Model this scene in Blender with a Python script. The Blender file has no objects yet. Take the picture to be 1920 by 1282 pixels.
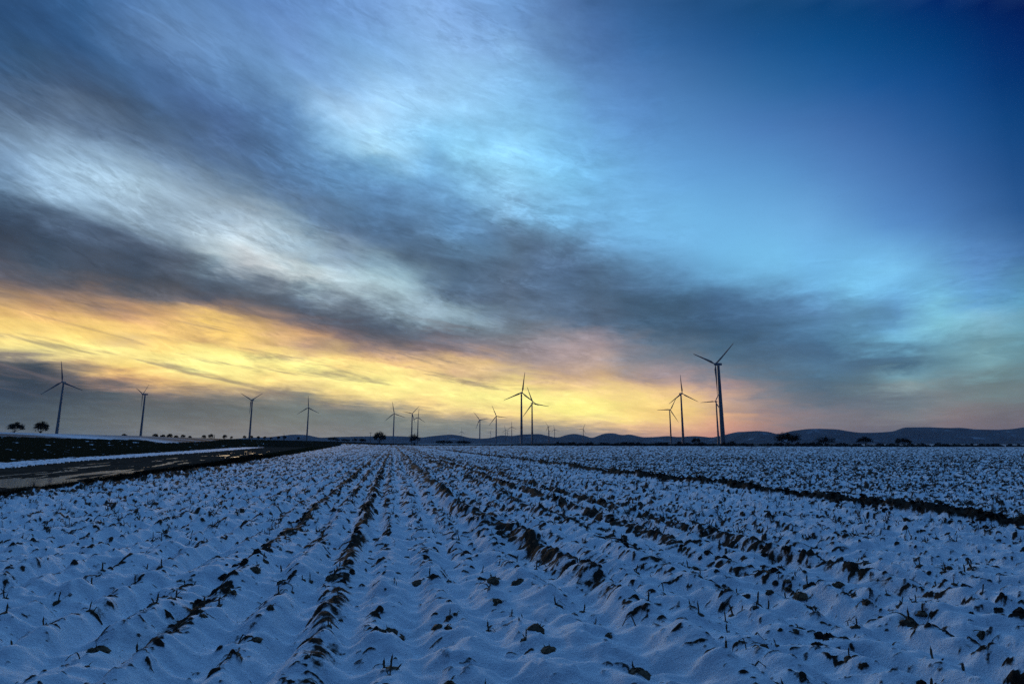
import bpy, bmesh, math, random
import numpy as np
from mathutils import Vector, Matrix

random.seed(7)
RNG = np.random.default_rng(11)
R = math.radians
scene = bpy.context.scene
COL = scene.collection

# ------------------------------------------------------------------ camera
CAM_H = 1.6
FPX = 1074.0
PITCH = R(10.0)
CP, SP = math.cos(PITCH), math.sin(PITCH)
cam = bpy.data.cameras.new('camera')
cam.sensor_width = 36.0
cam.lens = 36.0 * FPX / 1920.0
cam.clip_start = 0.05
cam.clip_end = 40000
cam_o = bpy.data.objects.new('camera', cam)
COL.objects.link(cam_o)
cam_o.location = (0, 0, CAM_H)
cam_o.rotation_euler = (R(90) + PITCH, 0, 0)
scene.camera = cam_o


def ray(px, py):
    v = py - 641.0
    return np.array([px - 960.0, FPX * CP + v * SP, FPX * SP - v * CP])


def on_ground(px, py):
    """ground point (x, y) seen at a place of the photograph, for level ground"""
    d = ray(px, py)
    t = -CAM_H / d[2]
    return d[0] * t, d[1] * t


# ------------------------------------------------------------------ helpers
def tag(o, label=None, cat=None, group=None, kind=None):
    if label: o['label'] = label
    if cat: o['category'] = cat
    if group: o['group'] = group
    if kind: o['kind'] = kind
    return o


def empty(name, loc, rz=0.0):
    o = bpy.data.objects.new(name, None)
    o.empty_display_size = 0.5
    COL.objects.link(o)
    o.location = loc
    o.rotation_euler = (0, 0, rz)
    return o


def link(name, me, mat, parent=None):
    o = bpy.data.objects.new(name, me)
    if mat is not None and not me.materials:
        me.materials.append(mat)
    COL.objects.link(o)
    if parent is not None:
        o.parent = parent
    return o


class MB:
    """collects vertices and faces of one mesh"""
    def __init__(self):
        self.v = []; self.f = []

    def add(self, vs, fs):
        b = len(self.v)
        self.v.extend(vs)
        self.f.extend([tuple(i + b for i in f) for f in fs])

    def tube(self, pts, rad, n=6, cap=True):
        b = len(self.v)
        m = len(pts)
        for i, p in enumerate(pts):
            p = Vector(p)
            a = Vector(pts[min(i + 1, m - 1)]) - Vector(pts[max(i - 1, 0)])
            if a.length < 1e-9: a = Vector((0, 0, 1))
            a.normalize()
            e = a.orthogonal().normalized() if abs(a.z) < .95 else Vector((1, 0, 0))
            e = (e - a * e.dot(a)).normalized()
            g = a.cross(e)
            for k in range(n):
                t = 2 * math.pi * k / n
                self.v.append(tuple(p + (e * math.cos(t) + g * math.sin(t)) * rad[i]))
        for i in range(m - 1):
            for k in range(n):
                k2 = (k + 1) % n
                self.f.append((b + i * n + k, b + i * n + k2, b + (i + 1) * n + k2, b + (i + 1) * n + k))
        if cap:
            self.f.append(tuple(b + k for k in range(n))[::-1])
            self.f.append(tuple(b + (m - 1) * n + k for k in range(n)))

    def mesh(self, name, smooth=False):
        me = bpy.data.meshes.new(name)
        me.from_pydata([tuple(p) for p in self.v], [], self.f)
        if smooth:
            me.polygons.foreach_set('use_smooth', [True] * len(me.polygons))
        me.update()
        return me


def np_mesh(name, V, F, smooth=True, attrs=None):
    """fast mesh from numpy arrays; F is (n,4) or (n,3)"""
    me = bpy.data.meshes.new(name)
    n, k = F.shape
    me.vertices.add(len(V))
    me.vertices.foreach_set('co', V.astype(np.float32).ravel())
    me.loops.add(n * k)
    me.loops.foreach_set('vertex_index', F.astype(np.int32).ravel())
    me.polygons.add(n)
    me.polygons.foreach_set('loop_start', (np.arange(n) * k).astype(np.int32))
    me.polygons.foreach_set('use_smooth', np.full(n, smooth))
    me.update(calc_edges=True)
    for a, val in (attrs or {}).items():
        at = me.attributes.new(a, 'FLOAT', 'POINT')
        at.data.foreach_set('value', val.astype(np.float32))
    me.validate()
    return me


def _hash(ix, iy, seed):
    h = (ix.astype(np.int64) * 374761393 + iy.astype(np.int64) * 668265263 + seed * 974634777) & 0xFFFFFFFF
    h = ((h ^ (h >> 13)) * 1274126177) & 0xFFFFFFFF
    h = ((h ^ (h >> 16)) * 2246822519) & 0xFFFFFFFF
    return (h ^ (h >> 15)) & 0xFFFF


def pn(x, y, seed=0):
    """2D gradient noise, about -1..1"""
    x = np.asarray(x, float); y = np.asarray(y, float)
    x, y = np.broadcast_arrays(x, y)
    ix = np.floor(x); iy = np.floor(y)
    fx = x - ix; fy = y - iy
    ux = fx * fx * fx * (fx * (fx * 6 - 15) + 10)
    uy = fy * fy * fy * (fy * (fy * 6 - 15) + 10)
    ix = ix.astype(np.int64); iy = iy.astype(np.int64)

    def g(dx, dy):
        a = _hash(ix + dx, iy + dy, seed) * (2 * math.pi / 65536.0)
        return np.cos(a) * (fx - dx) + np.sin(a) * (fy - dy)
    a = g(0, 0) * (1 - ux) + g(1, 0) * ux
    b = g(0, 1) * (1 - ux) + g(1, 1) * ux
    return (a * (1 - uy) + b * uy) * 1.5


def sstep(a, b, x):
    t = np.clip((x - a) / (b - a), 0, 1)
    return t * t * (3 - 2 * t)


# ------------------------------------------------------------------ materials
def nodes_of(name):
    m = bpy.data.materials.new(name)
    m.use_nodes = True
    nt = m.node_tree
    return m, nt, nt.nodes['Principled BSDF']


def simple_mat(name, col, rough=0.7, var=0.0, scale=3.0, spec=0.5, metallic=0.0, bump=0.0):
    m, nt, b = nodes_of(name)
    b.inputs['Roughness'].default_value = rough
    b.inputs['Metallic'].default_value = metallic
    b.inputs['Specular IOR Level'].default_value = spec
    b.inputs['Base Color'].default_value = (*col, 1)
    if var > 0 or bump > 0:
        tc = nt.nodes.new('ShaderNodeTexCoord')
        nz = nt.nodes.new('ShaderNodeTexNoise')
        nz.inputs['Scale'].default_value = scale
        nz.inputs['Detail'].default_value = 6
        nt.links.new(tc.outputs['Object'], nz.inputs['Vector'])
        if var > 0:
            rp = nt.nodes.new('ShaderNodeValToRGB')
            rp.color_ramp.elements[0].position = 0.3
            rp.color_ramp.elements[1].position = 0.7
            rp.color_ramp.elements[0].color = (*[c * (1 - var) for c in col], 1)
            rp.color_ramp.elements[1].color = (*[min(1, c * (1 + var)) for c in col], 1)
            nt.links.new(nz.outputs['Fac'], rp.inputs['Fac'])
            nt.links.new(rp.outputs['Color'], b.inputs['Base Color'])
        if bump > 0:
            bp = nt.nodes.new('ShaderNodeBump')
            bp.inputs['Strength'].default_value = bump
            bp.inputs['Distance'].default_value = 0.02
            nt.links.new(nz.outputs['Fac'], bp.inputs['Height'])
            nt.links.new(bp.outputs['Normal'], b.inputs['Normal'])
    return m


def cover_mat(name, low, low2, high, noise_scale=28.0, edge=0.40, low_rough=0.9, bump=0.5, stretch=(1, 1, 1), spec=0.08, sheen=0.0):
    """ground material: attribute 'bare' 0 = snow lies, 1 = bare ground"""
    m, nt, b = nodes_of(name)
    L = nt.links
    at = nt.nodes.new('ShaderNodeAttribute'); at.attribute_name = 'bare'
    ge = nt.nodes.new('ShaderNodeNewGeometry')
    mp = nt.nodes.new('ShaderNodeMapping'); mp.inputs['Scale'].default_value = stretch
    L.new(ge.outputs['Position'], mp.inputs['Vector'])
    nz = nt.nodes.new('ShaderNodeTexNoise'); nz.inputs['Scale'].default_value = noise_scale
    nz.inputs['Detail'].default_value = 5; nz.inputs['Roughness'].default_value = 0.65
    L.new(mp.outputs['Vector'], nz.inputs['Vector'])
    ad = nt.nodes.new('ShaderNodeMath'); ad.operation = 'MULTIPLY_ADD'
    L.new(nz.outputs['Fac'], ad.inputs[0]); ad.inputs[1].default_value = 0.9
    L.new(at.outputs['Fac'], ad.inputs[2])
    mr = nt.nodes.new('ShaderNodeMapRange'); mr.interpolation_type = 'SMOOTHSTEP'
    mr.inputs['From Min'].default_value = 0.95 - edge / 2
    mr.inputs['From Max'].default_value = 0.95 + edge / 2
    L.new(ad.outputs[0], mr.inputs['Value'])
    n2 = nt.nodes.new('ShaderNodeTexNoise'); n2.inputs['Scale'].default_value = noise_scale * 0.6
    n2.inputs['Detail'].default_value = 4
    L.new(mp.outputs['Vector'], n2.inputs['Vector'])
    mlo = nt.nodes.new('ShaderNodeMix'); mlo.data_type = 'RGBA'
    mlo.inputs[6].default_value = (*low, 1); mlo.inputs[7].default_value = (*low2, 1)
    L.new(n2.outputs['Fac'], mlo.inputs[0])
    mx = nt.nodes.new('ShaderNodeMix'); mx.data_type = 'RGBA'
    L.new(mr.outputs['Result'], mx.inputs[0])
    mx.inputs[6].default_value = (*high, 1)
    L.new(mlo.outputs[2], mx.inputs[7])
    L.new(mx.outputs[2], b.inputs['Base Color'])
    mro = nt.nodes.new('ShaderNodeMix'); mro.data_type = 'FLOAT'
    L.new(mr.outputs['Result'], mro.inputs[0])
    mro.inputs[2].default_value = 0.75; mro.inputs[3].default_value = low_rough
    L.new(mro.outputs[0], b.inputs['Roughness'])
    b.inputs['Specular IOR Level'].default_value = spec
    b.inputs['Sheen Weight'].default_value = sheen
    b.inputs['Sheen Roughness'].default_value = 0.5
    b.inputs['Sheen Tint'].default_value = (0.7, 0.85, 1.0, 1)
    bn = nt.nodes.new('ShaderNodeTexNoise'); bn.inputs['Scale'].default_value = 90
    bn.inputs['Detail'].default_value = 4
    L.new(ge.outputs['Position'], bn.inputs['Vector'])
    bp = nt.nodes.new('ShaderNodeBump'); bp.inputs['Strength'].default_value = bump
    bp.inputs['Distance'].default_value = 0.01
    L.new(bn.outputs['Fac'], bp.inputs['Height'])
    b3 = nt.nodes.new('ShaderNodeTexNoise'); b3.inputs['Scale'].default_value = 22
    b3.inputs['Detail'].default_value = 6; b3.inputs['Roughness'].default_value = 0.7
    L.new(ge.outputs['Position'], b3.inputs['Vector'])
    bp2 = nt.nodes.new('ShaderNodeBump'); bp2.inputs['Strength'].default_value = bump * 1.3
    bp2.inputs['Distance'].default_value = 0.035
    L.new(b3.outputs['Fac'], bp2.inputs['Height'])
    L.new(bp.outputs['Normal'], bp2.inputs['Normal'])
    L.new(bp2.outputs['Normal'], b.inputs['Normal'])
    return m


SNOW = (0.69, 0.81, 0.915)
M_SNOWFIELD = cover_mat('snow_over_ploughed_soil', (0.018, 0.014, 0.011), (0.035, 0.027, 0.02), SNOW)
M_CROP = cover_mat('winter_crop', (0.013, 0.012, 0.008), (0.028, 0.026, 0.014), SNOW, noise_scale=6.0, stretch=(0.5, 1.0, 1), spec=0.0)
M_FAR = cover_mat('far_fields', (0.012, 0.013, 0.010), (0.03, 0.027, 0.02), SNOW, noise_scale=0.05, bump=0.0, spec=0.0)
M_MUD = simple_mat('wet_mud', (0.06, 0.046, 0.036), rough=0.9, var=0.5, scale=1.5, spec=0.0, bump=0.4)
M_VERGE = simple_mat('dark_turf', (0.016, 0.016, 0.009), rough=0.95, var=0.5, scale=4, spec=0.0)
M_GRASS = simple_mat('dead_grass', (0.022, 0.022, 0.012), rough=0.9, var=0.4, scale=5, spec=0.1)
M_SOIL = simple_mat('bare_soil', (0.026, 0.02, 0.016), rough=0.95, var=0.5, scale=20, spec=0.1, bump=0.6)
M_STUB = simple_mat('dead_corn', (0.075, 0.056, 0.036), rough=0.8, var=0.6, scale=30, spec=0.2)
M_BARK = simple_mat('bark', (0.03, 0.026, 0.022), rough=0.9, var=0.3, scale=4, spec=0.1)
M_TWIG = simple_mat('twigs', (0.028, 0.024, 0.02), rough=0.9, var=0.3, scale=2, spec=0.1)
M_PAINT = simple_mat('turbine_paint', (0.23, 0.25, 0.28), rough=0.5, var=0.03, scale=0.15)
M_BLADE = simple_mat('blade_paint', (0.20, 0.21, 0.23), rough=0.5, var=0.04, scale=0.2)
M_RED = simple_mat('warning_red', (0.30, 0.03, 0.025), rough=0.5, var=0.15, scale=0.5)
M_GREYSTEEL = simple_mat('grey_steel', (0.25, 0.26, 0.27), rough=0.5, var=0.15, scale=1)
M_WOOD = simple_mat('weathered_wood', (0.06, 0.05, 0.04), rough=0.9, var=0.3, scale=3)


def water_mat():
    m, nt, b = nodes_of('puddle_water')
    b.inputs['Base Color'].default_value = (0.02, 0.018, 0.015, 1)
    b.inputs['Roughness'].default_value = 0.06
    b.inputs['IOR'].default_value = 1.33
    b.inputs['Specular IOR Level'].default_value = 0.5
    ge = nt.nodes.new('ShaderNodeNewGeometry')
    nz = nt.nodes.new('ShaderNodeTexNoise'); nz.inputs['Scale'].default_value = 9
    nt.links.new(ge.outputs['Position'], nz.inputs['Vector'])
    bp = nt.nodes.new('ShaderNodeBump'); bp.inputs['Strength'].default_value = 0.22
    bp.inputs['Distance'].default_value = 0.02
    nt.links.new(nz.outputs['Fac'], bp.inputs['Height'])
    nt.links.new(bp.outputs['Normal'], b.inputs['Normal'])
    return m


M_WATER = water_mat()


def hill_mat():
    m, nt, b = nodes_of('wooded_hills')
    ge = nt.nodes.new('ShaderNodeNewGeometry')
    nz = nt.nodes.new('ShaderNodeTexNoise'); nz.inputs['Scale'].default_value = 0.004
    nz.inputs['Detail'].default_value = 9; nz.inputs['Roughness'].default_value = 0.6
    nt.links.new(ge.outputs['Position'], nz.inputs['Vector'])
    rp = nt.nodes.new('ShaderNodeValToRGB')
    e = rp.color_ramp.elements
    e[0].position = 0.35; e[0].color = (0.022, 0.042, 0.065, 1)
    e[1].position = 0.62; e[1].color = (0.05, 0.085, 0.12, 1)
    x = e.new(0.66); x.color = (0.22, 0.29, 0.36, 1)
    nt.links.new(nz.outputs['Fac'], rp.inputs['Fac'])
    nt.links.new(rp.outputs['Color'], b.inputs['Base Color'])
    b.inputs['Roughness'].default_value = 1.0
    b.inputs['Specular IOR Level'].default_value = 0.0
    return m


M_HILL = hill_mat()

# ------------------------------------------------------------------ sky
# columns of the evening sky: place across, then (height, sRGB) down to the skyline
SKYCOLS = {
 0: [(0,38,74,118),(80,45,85,130),(130,55,90,132),(180,85,105,140),(210,100,118,150),(240,120,140,175),(290,125,150,190),(340,110,135,170),(380,70,88,118),(430,62,75,100),(480,80,85,105),(520,95,92,105),(550,160,135,115),(580,235,190,120),(620,250,215,125),(645,255,235,150),(665,150,140,125),(690,62,80,102),(740,54,76,102),(790,80,96,114),(815,110,115,120)],
 160: [(0,52,97,148),(80,50,92,140),(150,70,98,140),(200,78,92,125),(240,110,128,160),(300,150,170,200),(340,160,180,208),(380,130,150,180),(420,85,100,130),(470,75,85,108),(520,85,88,105),(560,150,125,110),(590,225,180,115),(630,252,218,125),(655,255,238,150),(680,200,170,120),(705,120,112,112),(740,70,90,112),(800,105,115,122)],
 320: [(0,95,135,190),(60,105,135,185),(120,75,110,160),(180,75,110,160),(230,80,105,145),(270,85,105,140),(310,110,130,165),(350,150,165,190),(400,150,165,190),(440,130,145,170),(480,95,105,130),(530,85,90,108),(570,110,105,110),(600,220,175,115),(650,252,215,125),(680,255,240,150),(715,235,190,120),(740,130,120,115),(770,88,105,118),(810,125,130,130)],
 480: [(0,90,130,190),(80,110,145,200),(150,105,140,190),(210,85,120,170),(270,80,110,155),(330,90,115,155),(370,110,130,160),(420,165,175,195),(460,200,205,215),(490,210,210,215),(530,110,120,140),(560,85,92,112),(600,140,120,110),(630,250,205,120),(680,255,240,150),(710,250,220,135),(735,160,140,120),(760,95,112,122),(810,125,130,130)],
 640: [(0,110,145,205),(80,120,160,215),(150,130,165,215),(200,170,195,230),(240,160,195,235),(280,150,190,230),(330,100,145,195),(380,95,125,165),(430,100,120,155),(480,140,155,180),(530,185,195,210),(570,120,130,150),(600,80,90,115),(640,135,115,115),(680,245,210,130),(710,255,245,155),(740,250,220,140),(760,140,135,125),(780,108,122,130),(815,128,133,133)],
 800: [(0,130,160,215),(80,140,175,225),(180,160,195,235),(240,140,190,235),(290,130,180,225),(350,110,155,205),(400,105,140,185),(440,90,115,150),(490,90,110,140),(530,110,130,155),(570,160,175,195),(600,150,165,185),(625,95,105,128),(660,150,130,130),(690,240,200,135),(725,255,240,150),(760,250,215,140),(780,160,155,135),(810,125,135,135)],
 960: [(0,110,145,200),(80,130,165,215),(160,135,180,228),(240,140,190,235),(310,150,200,240),(370,135,175,215),(410,100,125,160),(470,95,115,145),(530,100,115,145),(580,105,118,142),(620,120,125,140),(660,150,140,145),(690,190,165,140),(720,250,225,140),(750,255,245,150),(775,250,215,140),(790,180,165,140),(815,140,142,138)],
 1120: [(0,55,100,155),(80,70,115,175),(160,85,135,195),(240,100,155,215),(320,115,175,225),(400,120,175,225),(450,110,150,195),(500,90,115,150),(550,85,105,135),(600,95,108,135),(640,165,150,155),(680,190,165,150),(710,215,180,140),(740,250,220,140),(770,255,245,140),(795,240,205,150),(815,160,150,145)],
 1280: [(0,35,82,135),(80,45,98,158),(160,65,120,180),(240,80,140,200),(320,95,160,220),(400,112,178,230),(460,115,175,225),(520,95,140,185),(570,70,98,130),(620,75,98,128),(670,110,120,140),(710,185,155,150),(740,240,200,140),(770,250,215,130),(800,235,185,140),(820,225,170,140)],
 1440: [(0,18,70,120),(80,25,85,145),(160,45,105,165),(240,70,125,190),(320,85,150,210),(400,105,170,225),(480,118,185,232),(530,110,165,210),(570,80,115,155),(620,75,105,140),(680,90,110,138),(730,115,122,138),(770,150,132,134),(795,170,138,132)],
 1600: [(0,5,60,115),(80,10,75,135),(160,30,90,155),(240,60,110,175),(320,75,130,195),(400,90,150,210),(480,110,175,225),(530,120,185,230),(580,100,145,185),(630,90,130,165),(680,85,110,140),(730,92,108,128),(795,130,118,124)],
 1760: [(0,0,40,105),(80,0,60,120),(160,15,75,140),(240,35,90,155),(320,55,105,170),(400,70,125,190),(480,95,155,210),(550,115,175,215),(610,130,185,210),(650,110,150,175),(690,105,135,155),(730,125,133,140),(785,140,124,126)],
 1920: [(0,0,20,80),(80,0,35,100),(160,0,50,110),(240,10,65,125),(320,25,75,135),(400,40,90,150),(480,65,115,170),(560,90,150,185),(620,112,154,174),(680,95,128,146),(720,124,136,142),(760,110,112,120),(795,118,106,112)],
}
SKYCOLS.update({
 80: [(0,45,85,133),(80,48,88,135),(150,62,95,130),(190,82,98,130),(225,110,125,155),(265,135,155,185),(310,150,170,200),(350,140,160,190),(385,100,118,148),(420,78,92,120),(445,62,78,105),(470,70,85,110),(500,72,85,108),(530,95,95,108),(545,130,115,112),(560,170,140,118),(575,205,160,112),(590,225,180,115),(602,245,210,120),(620,235,195,120),(635,252,225,135),(648,255,240,150),(657,250,235,150),(668,190,170,135),(678,140,135,130),(690,62,80,102),(740,54,76,102),(800,95,108,118)],
 240: [(0,74,116,170),(60,78,114,162),(120,64,105,152),(180,75,104,145),(220,82,102,135),(260,100,118,152),(300,135,155,185),(345,165,182,205),(385,160,175,200),(420,125,140,165),(440,95,110,140),(460,88,100,128),(480,75,90,118),(520,70,82,105),(550,90,92,105),(565,120,110,110),(580,170,135,110),(595,205,160,115),(610,225,180,115),(622,245,205,120),(640,225,195,135),(650,255,240,150),(665,255,235,150),(675,250,225,140),(685,255,225,130),(700,235,190,115),(715,200,155,115),(725,150,125,115),(740,85,100,115),(800,115,122,125)],
 400: [(0,92,132,190),(80,108,140,192),(150,90,125,175),(210,80,112,165),(270,82,106,150),(320,100,122,158),(370,135,152,180),(420,165,175,195),(445,180,188,205),(465,185,192,205),(490,150,165,185),(510,95,110,135),(540,80,90,112),(560,92,92,110),(580,150,125,110),(595,235,190,115),(610,255,215,115),(625,240,200,115),(640,190,155,110),(648,215,180,120),(660,255,240,140),(680,255,250,160),(700,255,250,155),(712,215,190,125),(722,235,205,130),(732,165,145,120),(742,110,115,118),(760,88,105,118),(810,125,130,130)],
 560: [(0,100,138,198),(80,118,150,208),(150,120,155,205),(190,130,165,212),(230,105,145,198),(290,90,130,180),(340,88,118,162),(385,100,122,158),(420,110,135,165),(440,140,160,185),(460,165,180,200),(480,135,150,172),(500,185,195,205),(515,200,205,210),(530,150,165,180),(545,90,105,130),(570,78,90,115),(590,90,95,115),(605,130,115,115),(617,190,150,120),(630,235,185,130),(642,170,140,125),(655,160,130,120),(665,240,205,130),(680,255,250,155),(700,252,235,145),(720,245,215,140),(735,140,140,130),(750,105,120,128),(790,115,128,132),(815,128,133,133)],
 720: [(0,120,152,210),(80,130,168,220),(140,145,180,225),(200,170,200,235),(240,165,200,238),(285,175,210,240),(320,120,170,215),(370,100,140,190),(420,80,110,150),(450,95,120,155),(480,95,115,145),(500,140,165,190),(515,165,190,210),(530,180,200,215),(550,165,180,195),(570,140,155,175),(582,95,108,132),(600,85,98,122),(615,80,92,115),(635,88,95,115),(650,130,118,120),(662,170,140,125),(672,200,160,120),(682,225,185,125),(692,255,235,145),(720,255,245,150),(740,255,235,150),(755,200,180,140),(768,130,138,135),(790,115,128,132),(815,130,135,133)],
 880: [(0,120,152,208),(80,138,170,220),(160,150,190,232),(240,140,192,236),(300,150,202,240),(350,125,170,212),(390,105,148,195),(420,90,130,175),(460,105,140,180),(490,85,105,135),(520,85,108,140),(550,85,100,130),(575,110,130,155),(590,150,168,188),(605,115,130,150),(630,100,108,128),(650,125,118,128),(662,190,155,140),(675,245,205,140),(690,235,200,145),(705,170,140,130),(715,205,170,135),(725,250,230,145),(745,255,245,150),(765,255,235,150),(778,215,185,140),(788,150,148,135),(800,122,132,133),(820,138,140,138)],
 1040: [(0,85,122,178),(80,100,140,195),(160,112,158,212),(240,122,175,226),(320,130,188,232),(380,125,178,225),(420,110,150,190),(440,105,135,170),(460,95,115,150),(500,90,112,150),(540,95,118,155),(580,100,118,150),(605,115,125,148),(625,145,140,150),(640,170,155,160),(655,160,145,150),(670,165,148,148),(690,175,155,150),(708,205,170,140),(722,245,210,140),(740,255,240,150),(765,255,245,140),(782,250,225,140),(795,200,180,140),(803,150,148,138),(818,145,145,140)],
 1200: [(0,45,90,145),(80,55,108,168),(160,75,128,190),(240,90,148,210),(320,105,168,225),(380,115,175,228),(420,115,175,225),(450,110,165,215),(480,105,150,195),(510,95,130,170),(540,85,112,150),(570,70,95,125),(600,75,98,128),(630,95,112,138),(650,125,128,148),(670,120,125,145),(690,145,140,148),(705,135,130,140),(720,190,160,145),(735,230,195,140),(755,250,222,135),(770,245,205,130),(785,255,225,135),(800,235,190,140),(818,190,155,140)],
 1360: [(0,25,75,128),(80,35,90,150),(160,55,112,172),(240,75,132,195),(320,90,155,215),(420,108,175,228),(480,112,180,230),(510,108,172,220),(540,95,145,190),(570,75,112,155),(600,68,100,138),(630,68,98,130),(660,80,108,138),(690,95,115,140),(710,120,125,142),(725,165,140,142),(740,195,160,145),(755,215,175,145),(768,180,150,140),(780,225,175,135),(795,220,165,135),(812,215,150,130)],
 1520: [(0,10,64,118),(80,16,80,140),(160,38,98,160),(240,65,118,182),(320,80,140,202),(420,108,170,225),(480,112,180,232),(530,110,175,225),(560,100,150,200),(590,88,125,170),(610,95,140,185),(640,75,115,155),(665,75,108,145),(690,95,130,165),(710,85,112,140),(730,100,115,138),(755,108,118,136),(775,138,130,136),(795,125,124,132),(808,138,128,132)],
 1680: [(0,2,50,110),(80,5,68,128),(160,22,82,148),(240,48,100,165),(320,65,118,182),(420,80,140,205),(500,125,190,238),(540,112,178,228),(580,100,155,205),(600,95,145,190),(620,100,155,200),(645,120,175,210),(665,85,120,155),(685,80,110,140),(700,124,158,178),(715,132,156,168),(730,150,160,165),(745,110,122,138),(765,112,124,138),(785,128,132,138),(800,112,114,126)],
 1840: [(0,0,30,92),(80,0,48,110),(160,8,62,125),(240,22,78,140),(320,40,90,152),(420,60,110,170),(500,90,145,205),(560,100,165,215),(600,140,185,215),(625,130,168,190),(640,112,146,165),(660,128,160,174),(680,136,168,180),(700,132,156,165),(715,110,125,130),(728,115,122,128),(745,118,136,142),(765,130,130,130),(785,122,114,120)],
})
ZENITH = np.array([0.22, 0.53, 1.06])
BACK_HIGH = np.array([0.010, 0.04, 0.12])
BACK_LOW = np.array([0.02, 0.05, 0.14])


def sstep(a, b, x):
    t = np.clip((x - a) / (b - a), 0, 1)
    return t * t * (3 - 2 * t)


def lin(c):
    c = np.asarray(c, float) / 255.0
    cool = sstep(-.02, .10, c[..., 2:3] - c[..., 0:1])          # grey and blue cloud leans to slate
    cool = cool * (1 - sstep(.42, .62, (c[..., 2:3] - c[..., 0:1]) / np.maximum(c[..., 2:3], .05)))
    deep = sstep(.42, .62, (c[..., 2:3] - c[..., 0:1]) / np.maximum(c[..., 2:3], .05)) * sstep(.0, .25, c[..., 0:1])
    c = c * (1 + deep * np.array([.06, -.012, -.03]))
    c = c * (1 + cool * np.array([-.055, .008, -.02]))
    v = np.where(c <= 0.04045, c / 12.92, ((c + 0.055) / 1.055) ** 2.4)
    lum = v @ np.array([.25, .6, .15])
    v = v * (np.clip(lum / .24, .3, 2.2) ** (.18 * cool[..., 0] + .03))[..., None]
    return v * (1 + 0.06 * sstep(.45, .9, v[..., :1]))     # the lit cloud is brighter than film can show


SX = np.array(sorted(SKYCOLS))
SPROF = [(np.array([r[0] for r in SKYCOLS[x]], float), lin([r[1:] for r in SKYCOLS[x]])) for x in SX]
SLX = [0, 480, 960, 1440, 1920]
SLY = [0, 300, 500, 650, 740, 830]
SLOPE = np.array([[.30, .35, .30, .0, .0], [.38, .38, .40, .10, .0], [.35, .33, .33, .20, .0],
                  [.12, .20, .22, .10, -.2], [.15, .08, .12, .05, -.2], [.1, .02, .05, .0, -.1]])


def prof(k, y):
    ys, cs = SPROF[k]
    return np.array([np.interp(y, ys, cs[:, i]) for i in range(3)])


def bank(px, py):
    """the slate cloud bank that lies under the glow on the left"""
    top = np.interp(px, [0, 160, 320, 480, 640, 800, 880, 960], [672, 712, 742, 750, 760, 774, 790, 810])
    return 1 - (0.17 - .08 * sstep(300, 900, px)) * sstep(top, top + 14, py) * (1 - sstep(785, 822, py))


def sky_at(px, py):
    return sky_mix(px, py) * bank(px, py)


def sky_mix(px, py):
    k = int(np.clip(np.searchsorted(SX, px) - 1, 0, len(SX) - 2))
    w = float(np.clip((px - SX[k]) / (SX[k + 1] - SX[k]), 0, 1))
    col = [np.interp(px, SLX, SLOPE[j]) for j in range(len(SLY))]
    m = float(np.interp(py, SLY, col))
    xc = float(np.clip(px, SX[k], SX[k + 1]))
    return prof(k, py - m * (xc - SX[k])) * (1 - w) + prof(k + 1, py + m * (SX[k + 1] - xc)) * w


EL_SPLIT, EL_TOP = 18.0, 60.0


def sky_dir(a, el_deg):
    el = R(el_deg)
    d = np.array([math.sin(R(a)) * math.cos(el), math.cos(R(a)) * math.cos(el), math.sin(el)])
    F = d[1] * CP + d[2] * SP
    U = -d[1] * SP + d[2] * CP
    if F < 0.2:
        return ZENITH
    px = 960 + FPX * d[0] / F
    py = 641 - FPX * U / F
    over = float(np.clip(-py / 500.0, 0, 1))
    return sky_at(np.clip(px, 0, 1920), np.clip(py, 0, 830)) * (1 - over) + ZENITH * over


def sky_table():
    azs = np.arange(-46, 46.1, 2.875)
    n = 31
    lo = np.linspace(0, 1, n)          # height = EL_SPLIT * lo^1.5
    hi = np.linspace(0, 1, n)
    TL = np.array([[sky_dir(a, EL_SPLIT * x ** 1.5) for x in lo] for a in azs])
    TH = np.array([[sky_dir(a, EL_SPLIT + (EL_TOP - EL_SPLIT) * x) for x in hi] for a in azs])
    return azs, lo, TL, TH


SUN_AZ, SUN_EL = R(-22.0), R(6.0)


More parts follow.
